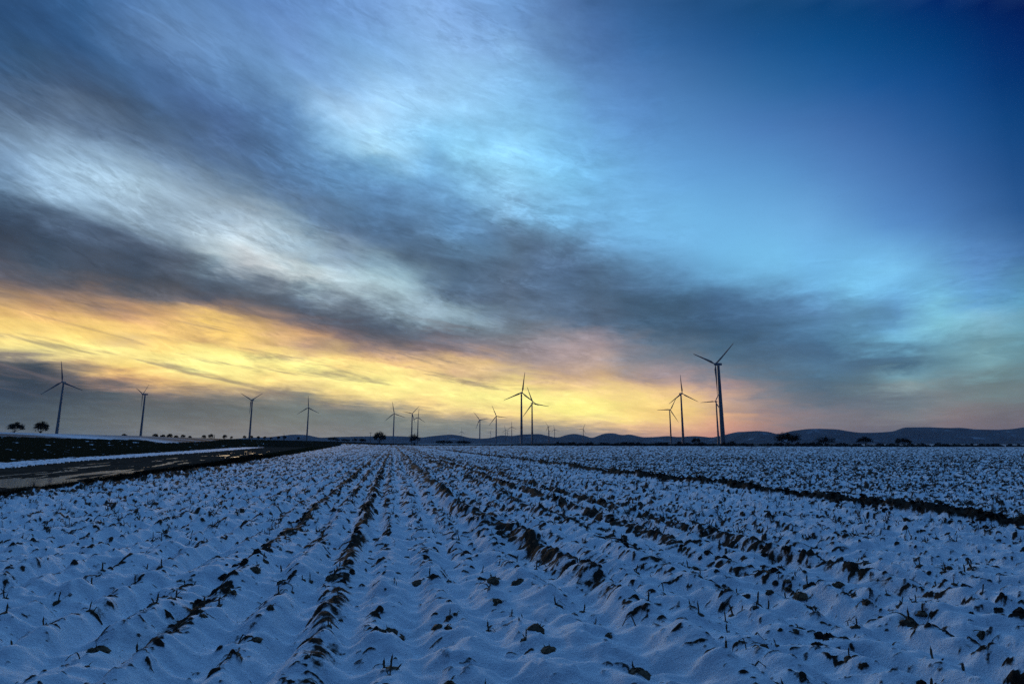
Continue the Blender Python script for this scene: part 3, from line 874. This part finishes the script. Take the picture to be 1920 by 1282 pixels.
# where each stands (x, y, foot), hub height, heading of the rotor, blade angle, blade length, label
TURB = [
 (-889.6, 1129.2, 20.4, 100, 168, 82.5, 42.0, 'dark wind turbine at the far left, beside two lone round trees, one blade straight up'),
 (-899.6, 1396.1, 18.5, 100, 215, 25.5, 40.0, 'dark wind turbine seen nearly edge-on, its rotor a narrow Y, second from the left'),
 (-708.2, 1559.2, 16.2, 100, 188, 31.5, 38.0, 'wind turbine with a V of two raised blades, third from the left'),
 (-662.2, 1870.6, 14.9, 100, 173, 87.0, 40.0, 'slim turbine alone before grey cloud, fourth from the left, one blade straight up'),
 (-384.5, 1880.8, 6.5, 90, 170, 79.5, 39.6, 'wind turbine just right of the large round bare tree at the field end'),
 (-365.0, 2109.7, 8.0, 100, 170, 12.0, 36.0, 'taller of two overlapping turbines behind the small bare tree, a blade pointing left'),
 (-401.4, 2468.2, 9.1, 100, 171, 94.5, 38.0, 'shorter of two overlapping turbines behind the small bare tree, a blade straight up'),
 (-539.3, 6202.6, 31.7, 90, 199, 93.0, 50.4, 'tiny hazy turbine standing alone on a low hill, left of the central group'),
 (-118.0, 2094.3, 4.2, 80, 195, 52.5, 35.2, 'lower of two mid-sized turbines left of the tallest central tower, a blade raised left'),
 (-258.2, 6845.9, 34.9, 90, 202, 114.0, 48.6, 'tiny hazy turbine between the two mid-sized turbines in the centre'),
 (-48.9, 1793.1, 3.8, 80, 178, 67.5, 36.8, 'higher of two mid-sized turbines left of the tallest central tower'),
 (-54.4, 4725.0, 16.0, 90, 187, 79.5, 41.4, 'small hazy turbine overlapped by an even fainter one behind it'),
 (-53.0, 6405.2, 26.9, 90, 206, 111.0, 41.4, 'faintest turbine, almost hidden behind another small hazy one'),
 (-1.5, 3204.5, 9.9, 80, 180, 87.0, 33.6, 'small turbine with one blade straight up close left of the tallest central tower'),
 (21.3, 1205.7, 0.9, 105, 165, 97.5, 44.1, 'tallest turbine of the central group, a dark red band low on its tower'),
 (56.9, 1573.6, 3.6, 105, 160, 69.0, 48.3, 'large turbine just right of the tallest central one, their blades crossing'),
 (199.3, 3203.9, 11.4, 80, 216, 57.0, 32.0, 'small turbine with a level blade touching its right neighbour, right of the central pair'),
 (352.6, 5513.4, 23.4, 90, 204, 51.0, 34.2, 'faint tiny turbine squeezed between two small turbines right of centre'),
 (293.4, 4008.5, 13.8, 80, 196, 79.5, 36.8, 'small turbine with a blade straight up, right end of a cluster of three'),
 (469.5, 3833.6, 13.3, 80, 207, 117.0, 40.0, 'small lone turbine with a level left blade between two rounded hills'),
 (452.2, 1644.0, 5.1, 90, 173, 118.5, 41.4, 'lower left turbine of the right-hand group, one blade level to the left'),
 (375.7, 1265.3, 4.3, 105, 167, 85.5, 42.0, 'second tallest turbine of the right-hand group, one blade nearly straight up'),
 (552.3, 1561.3, 7.8, 105, 223, 118.5, 42.0, 'turbine half hidden behind the biggest tower on the right'),
 (284.7, 795.8, 0.4, 110, 244, 27.0, 44.0, 'biggest and nearest turbine, box nacelle, a red banded blade hanging beside its pale tower'),
]


def build_turbine(i, x, y, g, H, head, ang, Lb, label):
    b = R(head)
    n = Vector((math.sin(b), math.cos(b), 0))
    gz = height(x, y) - 0.3
    hub_z = g + H
    root = empty('wind_turbine', (x - n.x * 5.6, y - n.y * 5.6, gz), -b)
    tag(root, label, 'wind turbine', 'wind turbines across the plain')
    T = hub_z - gz
    thick = 1.15 if i == 23 else 1.0
    rb, rt = (2.9 if H >= 100 else 2.4) * thick, 1.55 * thick
    zt = T - 2.0
    pr = [(rb * 1.25, 0), (rb * 1.25, .8), (rb, .85)]
    for q in (.27, .54, .8):
        r = rb + (rt - rb) * q
        pr += [(r, zt * q - .12), (r + .06, zt * q - .1), (r + .06, zt * q + .1), (r - .01, zt * q + .12)]
    pr += [(rt, zt)]
    me = lathe(pr, 40).mesh('tower', False)
    tw = link('tower', me, M_PAINT, root)
    nc = link('nacelle', NACELLE, None, root); nc.location = (0, -0.8, T)
    hb = link('hub', HUB, None, root); hb.location = (0, 5.6, T)
    for k in range(3):
        bl = link('blade', BLADE_RED if i == 23 else BLADE, None, hb)
        A = ang + 120 * k
        bl.rotation_euler = (0, R(90 - A), 0)
        bl.scale = (Lb * 1.3, Lb * 1.3, Lb)
        if i == 23: bl['label'] = 'blade with red warning bands on its outer half'
    if i in (14, 15):
        q = .31 if i == 14 else .26
        r = rb + (rt - rb) * q + .12
        z0 = zt * q
        wb = link('warning_band', lathe([(r, z0), (r, z0 + 3.2)]).mesh('warning_band', True), M_RED, root)
        wb['label'] = 'dark red band round the lower tower'
    # service door on the tower and a small aviation lamp on the nacelle
    m = MB()
    y0 = rb + .02
    m.add([(-.6, y0 - .25, 1.2), (.6, y0 - .25, 1.2), (.6, y0 - .25, 3.5), (-.6, y0 - .25, 3.5), (-.6, y0 + .06, 1.2), (.6, y0 + .06, 1.2), (.6, y0 + .04, 3.5), (-.6, y0 + .04, 3.5)],
          [(0, 1, 2, 3), (4, 7, 6, 5), (0, 4, 5, 1), (2, 6, 7, 3), (1, 5, 6, 2), (0, 3, 7, 4)])
    link('door', m.mesh('door'), M_GREYSTEEL, tw)


for i, a in enumerate(TURB):
    build_turbine(i, *a)


# ------------------------------------------------------------------ bare trees
def make_tree(seed, round_=1.0, trunk_h=.22, spread=1.0, dens=1.0):
    """a leafless broad tree of height 1: (trunk and limbs, crown of twigs)"""
    rnd = random.Random(seed)
    tr, cr = MB(), MB()
    tr.tube([(0, 0, -.03), (0.004, 0, .02), (.0, .004, trunk_h * .6), (.006, 0, trunk_h)], [.048, .036, .03, .028], 8)

    def inside(p):
        c = Vector((0, 0, .60))
        q = p - c
        return (q.x / (.55 * spread)) ** 2 + (q.y / (.55 * spread)) ** 2 + (q.z / (.40 * round_)) ** 2 < 1.0 + rnd.uniform(-.25, .12)

    def grow(p, d, length, rad, lev):
        pts = [p]; q = p.copy(); dd = d.copy()
        for _ in range(3):
            dd = (dd + Vector((rnd.uniform(-.3, .3), rnd.uniform(-.3, .3), rnd.uniform(-.18, .22)))).normalized()
            q = q + dd * length / 3
            pts.append(q.copy())
        m = tr if lev < 2 else cr
        m.tube(pts, [rad, rad * .85, rad * .7, rad * .55], 5 if lev < 2 else 3, cap=False)
        if lev >= 5 or not inside(q):
            for _ in range(int(9 * dens)):
                t = (dd + Vector((rnd.uniform(-1, 1), rnd.uniform(-1, 1), rnd.uniform(-.7, .8))) * .9).normalized()
                s0 = pts[rnd.choice((1, 2, 3))]
                e0 = s0 + t * rnd.uniform(.035, .075)
                mid = (s0 + e0) / 2 + Vector((rnd.uniform(-.01, .01), rnd.uniform(-.01, .01), .006))
                cr.tube([s0, mid, e0], [.0052, .0046, .0026], 3, cap=False)
            return
        for _ in range(3 if rnd.random() < .75 else 2):
            t = (dd + Vector((rnd.uniform(-1, 1), rnd.uniform(-1, 1), rnd.uniform(-.5, .75))) * .85).normalized()
            grow(pts[rnd.choice((2, 3, 3))], t, length * rnd.uniform(.62, .86), rad * .55, lev + 1)
    nl = 7
    for k in range(nl):
        a = 2 * math.pi * k / nl + rnd.uniform(-.3, .3)
        up = rnd.uniform(.25, 1.1)
        d = Vector((math.cos(a) * spread, math.sin(a) * spread, up)).normalized()
        grow(Vector((0, 0, trunk_h * rnd.uniform(.8, 1.0))), d, .23, .016, 1)
    grow(Vector((0, 0, trunk_h)), Vector((0, 0, 1)), .25, .018, 1)
    # fine spray of outer twigs, gathered in clumps
    clumps = [(rnd.uniform(0, 6.28), rnd.uniform(-.5, 1.0), rnd.uniform(.62, 1.14)) for _ in range(24)]
    for _ in range(int(1150 * dens)):
        a, u, r0 = rnd.choice(clumps)
        a += rnd.gauss(0, .28); u = max(-.62, min(1, u + rnd.gauss(0, .2)))
        q = math.sqrt(max(0, 1 - u * u)); r = r0 * rnd.uniform(.35, 1.0) ** .6
        o = Vector((math.cos(a) * q * .47 * spread, math.sin(a) * q * .47 * spread, u * .37 * round_))
        p0 = Vector((0, 0, .60)) + o * r
        t = (o.normalized() + Vector((rnd.uniform(-1, 1), rnd.uniform(-1, 1), rnd.uniform(-.8, .9))) * .8).normalized()
        e0 = p0 + t * rnd.uniform(.035, .08)
        cr.tube([p0, (p0 + e0) / 2 + Vector((0, 0, .006)), e0], [.0048, .0042, .0024], 3, cap=False)
    return tr.mesh('trunk'), cr.mesh('crown')


def place_tree(var, px, top_py, foot_py, Y, label, group, width=1.0, rot=0.0, name='bare_tree', cat='tree'):
    d = ray(px, foot_py)
    x = Y * d[0] / d[1]
    zt = CAM_H + Y * ray(px, top_py)[2] / ray(px, top_py)[1]
    zf = CAM_H + Y * d[2] / d[1]
    z = min(height(x, Y), zf + 1.5) - .05
    h = zt - z
    root = empty(name, (x, Y, z), rot)
    root.scale = (h * width, h * width, h)
    tag(root, label, cat, group)
    link('trunk', var[0], M_BARK, root)
    link('crown', var[1], M_TWIG, root)
    return root


OAK = make_tree(3, 1.0, .22, 1.05, 1.6)
OAK2 = make_tree(8, .95, .2, 1.15, 1.6)
DOME = make_tree(14, .8, .28, 1.2, 2.0)
SMALL = make_tree(21, .9, .34, .8, 1.0)
BUSHY = make_tree(33, 1.0, .08, 1.25, 1.4)

place_tree(DOME, 27, 790, 810, 300, 'dome-shaped lone tree at the left edge, smaller of two beside a turbine', 'lone field trees', .95, .3)
place_tree(OAK, 76, 788.5, 811, 300, 'round full-crowned lone tree right next to the leftmost turbine', 'lone field trees', .82, 1.2)
place_tree(OAK2, 711, 807, 831, 392, 'large round bare tree with visible branches at the end of the snow field', 'lone field trees', .85, 0)
place_tree(BUSHY, 777, 813, 831.5, 396, 'ragged bare tree in front of the two overlapping turbines', 'lone field trees', 1.0, 2.2)
place_tree(OAK, 1305, 819.5, 830, 520, 'small round tree between the two tall turbines on the right', 'lone field trees', .95, 2.0)
place_tree(OAK2, 1478, 809, 832, 402, 'broad bare tree before the dip between two hills on the right', 'lone field trees', 1.45, 4.1)
place_tree(BUSHY, 1549, 818, 832, 410, 'low spreading bush-like tree right of the broad bare tree', 'lone field trees', 1.6, .7)
place_tree(DOME, 1623, 817.5, 832, 415, 'flat-topped rounded tree under the low saddle of the right hills', 'lone field trees', 1.15, 2.7)
place_tree(OAK, 1694, 820, 833, 415, 'dark small tree in front of the foot of the rightmost hill', 'lone field trees', 1.4, 5.0)

for k, (px, top) in enumerate([(233, 812.5), (291, 812.5), (305, 814), (318, 812.5), (330, 815.5), (343, 814), (356, 816.5), (382, 815), (395, 813), (421, 814.5),
                               (434, 817.5), (458, 816), (471, 816), (484, 817), (496, 817.5), (508, 819), (522, 817.5), (533, 816), (559, 818.5)]):
    foot = np.interp(px, [0, 265, 450, 600], [810.5, 817.5, 822, 825.5])
    place_tree(SMALL, px, top, foot + 1.0, 430 + 9 * (k % 5), 'tiny bare orchard tree in the spaced row along the left skyline', 'orchard trees along the left skyline', .9, k * 1.1)
for k, (px, top, w) in enumerate([(620, 819, 1.4), (627, 818.5, .9), (633, 822, 1.3), (645, 822, 1.5), (652, 823, 1.4), (665, 821, 1.2), (677, 821.5, 1.2), (682, 822, 1.1)]):
    place_tree(BUSHY, px, top, 829, 470 + 6 * (k % 4), 'low dark bush in the loose row left of the large round tree', 'bushes left of the large round tree', w, k * .9, 'bush', 'bush')
for k, (px, top, w) in enumerate([(823, 825, 1.6), (832, 824.5, 1.6), (843, 825.5, 1.7), (861, 825.5, 1.7), (869, 825, 1.6), (877, 826.5, 1.6)]):
    place_tree(BUSHY, px, top, 831, 430 + 5 * (k % 4), 'low dark bush on the skyline right of the ragged bare tree', 'bushes right of the ragged tree', w, k * 1.3, 'bush', 'bush')


# ------------------------------------------------------------------ hedge at the field end
def build_hedge():
    m = MB()
    rnd = random.Random(5)
    X = -75.0
    while X < 520:
        Y = 397 + 6 * math.sin(X / 47.0) + rnd.uniform(-3, 3)
        g = float(rise(np.array([X]), np.array([Y]))[0]) - .2
        base = np.interp(X, [-75, 20, 32, 60, 140, 250, 520], [.5, .9, 2.0, 2.6, 2.7, 2.4, 2.3])
        h = 1.35 * base * (0.75 + 0.5 * float(pn(X / 7.0, 0.3, 71)) + 0.25 * float(pn(X / 2.3, 1.3, 72)))
        h = max(.3, h) * rnd.uniform(.8, 1.15)
        w = rnd.uniform(1.5, 2.8)
        # a lumpy core, then twigs standing out of it
        cx, cy = X + rnd.uniform(-.4, .4), Y
        n1, n2 = 7, 4
        b = len(m.v)
        for j in range(n2):
            t = j / (n2 - 1)
            for k in range(n1):
                a = 2 * math.pi * k / n1
                rr = w * (1 - .75 * t * t) * rnd.uniform(.75, 1.2)
                m.v.append((cx + rr * math.cos(a), cy + rr * math.sin(a) * .8, g + h * .8 * t * rnd.uniform(.85, 1.1)))
        for j in range(n2 - 1):
            for k in range(n1):
                k2 = (k + 1) % n1
                m.f.append((b + j * n1 + k, b + j * n1 + k2, b + (j + 1) * n1 + k2, b + (j + 1) * n1 + k))
        m.f.append(tuple(b + (n2 - 1) * n1 + k for k in range(n1)))
        for _ in range(10):
            p = Vector((cx + rnd.uniform(-w, w), cy + rnd.uniform(-.8, .8), g + h * rnd.uniform(.3, .75)))
            e = p + Vector((rnd.uniform(-.5, .5), rnd.uniform(-.3, .3), rnd.uniform(.3, .9))) * h * .38
            m.tube([p, (p + e) / 2 + Vector((rnd.uniform(-.1, .1), 0, 0)), e], [.10, .08, .03], 3, cap=False)
        X += rnd.uniform(.9, 1.7)
    tag(link('hedgerow', m.mesh('hedgerow'), M_TWIG), 'long dark hedgerow along the far end of the snow field', 'hedge', kind='stuff')


build_hedge()


# ------------------------------------------------------------------ posts and masts
def pole(px, top_py, Y, label, arm=False):
    d = ray(px, 829); x = Y * d[0] / d[1]
    t = ray(px, top_py); zt = CAM_H + Y * t[2] / t[1]
    z = height(x, Y) - .1
    h = zt - z
    r = empty('utility_pole', (x, Y, z))
    tag(r, label, 'pole')
    m = MB(); m.tube([(0, 0, 0), (0, 0, h * .5), (0, 0, h)], [.17, .15, .12], 8)
    link('post', m.mesh('post', True), M_WOOD, r)
    if arm:
        m = MB(); m.tube([(-1.0, 0, h * .93), (1.0, 0, h * .93)], [.07, .07], 6)
        a = link('crossarm', m.mesh('crossarm'), M_WOOD, r)
        for q in (-.85, 0, .85):
            m = MB(); m.tube([(q, 0, h * .93 + .06), (q, 0, h * .93 + .14), (q, 0, h * .93 + .3)], [.03, .06, .045], 6)
            link('insulator', m.mesh('insulator'), M_GREYSTEEL, a)


pole(694.5, 810, 400, 'thin dark pole just left of the large round bare tree', True)
pole(401, 815, 330, 'short dark post on the left skyline among the tiny orchard trees')
pole(531.5, 811.5, 520, 'thin mast rising above the orchard trees, right of the third turbine')


# ------------------------------------------------------------------ corn stubble, clods, grass
def clump_mesh(seed, kind):
    """kind 0 one stalk, 1 pair, 2 bent stalk, 3 stalk and leaves, 4 leaf tangle, 5 clod with stalks"""
    rnd = random.Random(seed)
    m = MB()

    def stalk(h, lean, r, x=0, y=0, az=None, jag=True):
        az = rnd.uniform(0, 6.28) if az is None else az
        d = Vector((math.cos(az) * math.sin(lean), math.sin(az) * math.sin(lean), math.cos(lean)))
        p = Vector((x, y, -.04))
        q = p + d * (h * .55 + .04)
        e = p + d * (h + .04) + Vector((rnd.uniform(-.01, .01), rnd.uniform(-.01, .01), 0))
        m.tube([p, p + d * .05, q, q + d * .006, e], [r * 1.25, r, r * .9, r * 1.15, r * .85], 6)
        if jag:
            m.tube([e - d * .005, e + d * rnd.uniform(.01, .03) + Vector((r * .5, 0, 0))], [r * .5, r * .12], 4)
        return e

    def leaf(p, az, ln, wd, droop):
        n = 6
        vs = []
        q = Vector(p); sl = rnd.uniform(.2, .9)
        for i in range(n + 1):
            t = i / n
            w = wd * (1 - t) ** .6 * (0.5 + min(1, t * 5) * .5)
            side = Vector((-math.sin(az), math.cos(az), rnd.uniform(-.3, .3)))
            vs.append(tuple(q + side * w)); vs.append(tuple(q - side * w + Vector((0, 0, w * .5))))
            q = q + Vector((math.cos(az) * math.cos(sl), math.sin(az) * math.cos(sl), math.sin(sl))) * ln / n
            sl -= droop / n
        m.add(vs, [(2 * i, 2 * i + 1, 2 * i + 3, 2 * i + 2) for i in range(n)])

    def clod(x, y, r, hgt):
        b = len(m.v); n1 = 9
        for j in range(4):
            t = j / 3
            for k in range(n1):
                a = 2 * math.pi * k / n1
                rr = r * math.cos(t * 1.35) * rnd.uniform(.7, 1.25)
                m.v.append((x + rr * math.cos(a), y + rr * math.sin(a), -.03 + (hgt + .03) * math.sin(t * 1.5) * rnd.uniform(.85, 1.15)))
        for j in range(3):
            for k in range(n1):
                k2 = (k + 1) % n1
                m.f.append((b + j * n1 + k, b + j * n1 + k2, b + (j + 1) * n1 + k2, b + (j + 1) * n1 + k))
        m.f.append(tuple(b + 3 * n1 + k for k in range(n1)))
    if kind == 0:
        stalk(rnd.uniform(.08, .14), rnd.uniform(.05, .35), rnd.uniform(.006, .010)); clod(.01, 0, .05, .012)
    elif kind == 1:
        stalk(.10, .15, .008); stalk(.06, .6, .006, .03, .01); clod(0, .01, .06, .015)
    elif kind == 2:
        e = stalk(.09, .5, .006, jag=False)
        m.tube([e, e + Vector((.05, .02, -.035)), e + Vector((.08, .03, -.09))], [.005, .005, .004], 5)
    elif kind == 3:
        e = stalk(.09, .2, .008)
        leaf((0, 0, .03), rnd.uniform(0, 6.28), .16, .012, 1.6); leaf((0, 0, .02), rnd.uniform(0, 6.28), .12, .010, 1.4); clod(0, 0, .06, .015)
    elif kind == 4:
        for _ in range(5):
            leaf((rnd.uniform(-.05, .05), rnd.uniform(-.04, .04), .0), rnd.uniform(0, 6.28), rnd.uniform(.08, .17), .012, rnd.uniform(.8, 2.0))
        clod(0, 0, .055, .022)
    else:
        clod(0, 0, .085, .04); clod(.07, .02, .05, .025)
        for _ in range(3):
            stalk(rnd.uniform(.04, .09), rnd.uniform(.2, .9), .005, rnd.uniform(-.04, .04), rnd.uniform(-.03, .03))
    return m


def scatter(n, y0, y1, pw=1.0):
    """points on the snow field inside the wedge that the valley view takes in"""
    out = []
    while len(out) < n:
        Y = y0 + (y1 - y0) * RNG.random(4000) ** pw
        X = (RNG.random(4000) * 2 - 1) * (Y * 0.98 + .3)
        keep = RNG.random(4000) < (Y / y1) * (1 - sstep(.55, 1.0, Y / y1) * (y1 > 20))
        X, Y = X[keep], Y[keep]
        s = X + KROW * Y
        # most stand in the old corn rows
        row = np.round(s / 0.56) * 0.56 + RNG.normal(0, .07, len(s))
        loose = RNG.random(len(s)) < .35
        X = np.where(loose, X, row - KROW * Y)
        z, b, k = land(X, Y)
        for x, y, zz, kk in zip(X, Y, z, k):
            if kk == 0: out.append((float(x), float(y), float(zz)))
    return out[:n]


KINDS = [0, 0, 1, 1, 2, 3, 4, 4, 5]
near = sorted(scatter(520, 2.6, 10.5), key=lambda p: p[1])[:300]
PROTO = []
for i, kd in enumerate(KINDS):
    me = clump_mesh(100 + i, kd).mesh('corn_stub'); me.materials.append(M_STUB)
    PROTO.append(me)
first = None
for i, (x, y, z) in enumerate(near):
    if first is None:
        first = bpy.data.objects.new('corn_stub', PROTO[0])
        tag(first, 'dark broken corn stub poking out of the snow in the foreground', 'corn stub', 'corn stubs in the foreground snow')
        o = first
    else:
        o = first.copy(); o.data = PROTO[random.randrange(len(PROTO))]
    COL.objects.link(o)
    o.location = (x, y, z - .004)
    sc = random.uniform(.5, 1.0)
    o.scale = (sc, sc, sc * random.uniform(.8, 1.25))
    o.rotation_euler = (random.uniform(-.12, .12), random.uniform(-.12, .12), random.uniform(0, 6.28))


def merged(name, places, protos, mat, label, cat, smin, smax, flat=False):
    Vs, Fs = [], []
    base = 0
    arr = []
    for p in protos:
        v = np.array(p.v, float)
        tri = []
        for f in p.f:
            for q in range(1, len(f) - 1): tri.append((f[0], f[q], f[q + 1]))
        arr.append((v, np.array(tri)))
    for (x, y, z) in places:
        v, f = arr[random.randrange(len(arr))]
        a = random.uniform(0, 6.28); sc = random.uniform(smin, smax)
        c, s = math.cos(a) * sc, math.sin(a) * sc
        w = np.stack([v[:, 0] * c - v[:, 1] * s + x, v[:, 0] * s + v[:, 1] * c + y, v[:, 2] * sc + z - .004], 1)
        Vs.append(w); Fs.append(f + base); base += len(v)
    me = np_mesh(name, np.concatenate(Vs), np.concatenate(Fs), False)
    return tag(link(name, me, mat), label, cat, kind='stuff')


def thin_clump(seed):
    rnd = random.Random(seed); m = MB()
    for _ in range(rnd.choice((1, 2, 2, 3))):
        a = rnd.uniform(0, 6.28); l = rnd.uniform(.1, 1.1); h = rnd.uniform(.05, .13)
        x, y = rnd.uniform(-.05, .05), rnd.uniform(-.05, .05)
        m.tube([(x, y, -.02), (x + math.cos(a) * math.sin(l) * h, y + math.sin(a) * math.sin(l) * h, math.cos(l) * h)], [.007, .005], 3, cap=False)
    for _ in range(2):
        a = rnd.uniform(0, 6.28); r = rnd.uniform(.05, .12); t = rnd.uniform(.01, .05); w = rnd.uniform(.006, .014)
        c, s = math.cos(a), math.sin(a)
        m.add([(s * w, -c * w, 0), (-s * w, c * w, .01), (c * r * .6 - s * w, s * r * .6 + c * w, t), (c * r * .6 + s * w, s * r * .6 - c * w, t), (c * r, s * r, .0)], [(0, 1, 2, 3), (3, 2, 4)])
    return m


merged('corn_stubble', scatter(14000, 9.5, 85, 1.0), [thin_clump(k) for k in range(12)], M_STUB,
       'dark corn stubble and dead leaves strewn over the snow field', 'stubble', .7, 1.4)


def clod_lump(seed):
    rnd = random.Random(seed); m = MB()
    n1 = 8; b = 0
    for j in range(4):
        t = j / 3
        for k in range(n1):
            a = 2 * math.pi * k / n1
            rr = math.cos(t * 1.3) * rnd.uniform(.6, 1.25)
            m.v.append((rr * math.cos(a) * rnd.uniform(.8, 1.3), rr * math.sin(a), -.35 + 1.1 * math.sin(t * 1.5) * rnd.uniform(.7, 1.2)))
    for j in range(3):
        for k in range(n1):
            k2 = (k + 1) % n1
            m.f.append((b + j * n1 + k, b + j * n1 + k2, b + (j + 1) * n1 + k2, b + (j + 1) * n1 + k))
    m.f.append(tuple(b + 3 * n1 + k for k in range(n1)))
    return m


def clod_places():
    P = []
    # along the dark ridge
    Y = np.concatenate([RNG.uniform(3, 30, 1500), RNG.uniform(30, 130, 1200)])
    s = 12.0 + RNG.normal(0, .33, len(Y))
    X = s - KROW * Y
    # along the strong crests
    for c in (-1.9, -.55, 2.15, 3.55, 4.45, 5.4):
        y = RNG.uniform(3.5, 45, 260) ; gate = pn(y / 1.6, y * 0 + c * 7, 99) > .12
        y = y[gate]
        X = np.concatenate([X, c + RNG.normal(0, .10, len(y)) - KROW * y]); Y = np.concatenate([Y, y])
    y = RNG.uniform(8, 60, 500)
    X = np.concatenate([X, px_at(B1, y) + .35 + RNG.normal(0, .25, len(y))]); Y = np.concatenate([Y, y])
    z, b, k = land(X, Y)
    return [(float(x), float(yy), float(zz)) for x, yy, zz, kk in zip(X, Y, z, k) if kk == 0]


merged('soil_clods', clod_places(), [clod_lump(k) for k in range(8)], M_SOIL,
       'dark bare soil clods broken out along the furrows and the dark ridge', 'soil clods', .018, .06)


def grass_tuft(seed):
    rnd = random.Random(seed); m = MB()
    for _ in range(9):
        a = rnd.uniform(0, 6.28); l = rnd.uniform(.05, .7); h = rnd.uniform(.08, .22)
        x, y = rnd.uniform(-.12, .12), rnd.uniform(-.12, .12)
        dx, dy = math.cos(a) * math.sin(l) * h, math.sin(a) * math.sin(l) * h
        w = .006
        m.add([(x - w, y, -.02), (x + w, y, -.02), (x + dx * .5 + w * .7, y + dy * .5, h * .6), (x + dx * .5 - w * .7, y + dy * .5, h * .6), (x + dx, y + dy, h * math.cos(l) + .01)],
              [(0, 1, 2, 3), (3, 2, 4)])
    return m


def verge_places():
    y = 7 + 70 * RNG.random(9000) ** 1.5
    l, r = px_at(B2, y), px_at(B1, y)
    x = l + (r - l) * RNG.random(len(y)) * 1.02
    z, b, k = land(x, y)
    return [(float(a), float(bb), float(c)) for a, bb, c, kk in zip(x, y, z, k) if kk in (0, 1)]


merged('verge_grass', verge_places(), [grass_tuft(k) for k in range(8)], M_GRASS,
       'dark dead grass along the edge of the muddy track', 'grass', .7, 1.3)

# ------------------------------------------------------------------ haze
def build_haze():
    bm = bmesh.new()
    bmesh.ops.create_cube(bm, size=1)
    for v in bm.verts:
        v.co.x *= 34000
        v.co.y = v.co.y * 13200 + 6000
        v.co.z = -8.0 if v.co.z < 0 else 210.0
    me = bpy.data.meshes.new('haze'); bm.to_mesh(me); bm.free()
    m = bpy.data.materials.new('haze_air'); m.use_nodes = True
    nt = m.node_tree
    nt.nodes.remove(nt.nodes['Principled BSDF'])
    pv = nt.nodes.new('ShaderNodeVolumePrincipled')
    pv.inputs['Color'].default_value = (0.55, 0.76, 1.0, 1)
    pv.inputs['Density'].default_value = 2.9e-5
    pv.inputs['Anisotropy'].default_value = 0.0
    nt.links.new(pv.outputs[0], nt.nodes['Material Output'].inputs['Volume'])
    o = link('haze', me, m)
    tag(o, kind='stuff')


build_haze()

# ------------------------------------------------------------------ render settings
scene.view_settings.view_transform = 'Standard'
scene.view_settings.look = 'None'
scene.view_settings.exposure = 0.0
scene.view_settings.gamma = 1.0
scene.cycles.max_bounces = 6
scene.cycles.diffuse_bounces = 3
scene.cycles.volume_bounces = 1
scene.cycles.sample_clamp_direct = 1.0
scene.cycles.sample_clamp_indirect = 0.4
scene.cycles.use_denoising = False
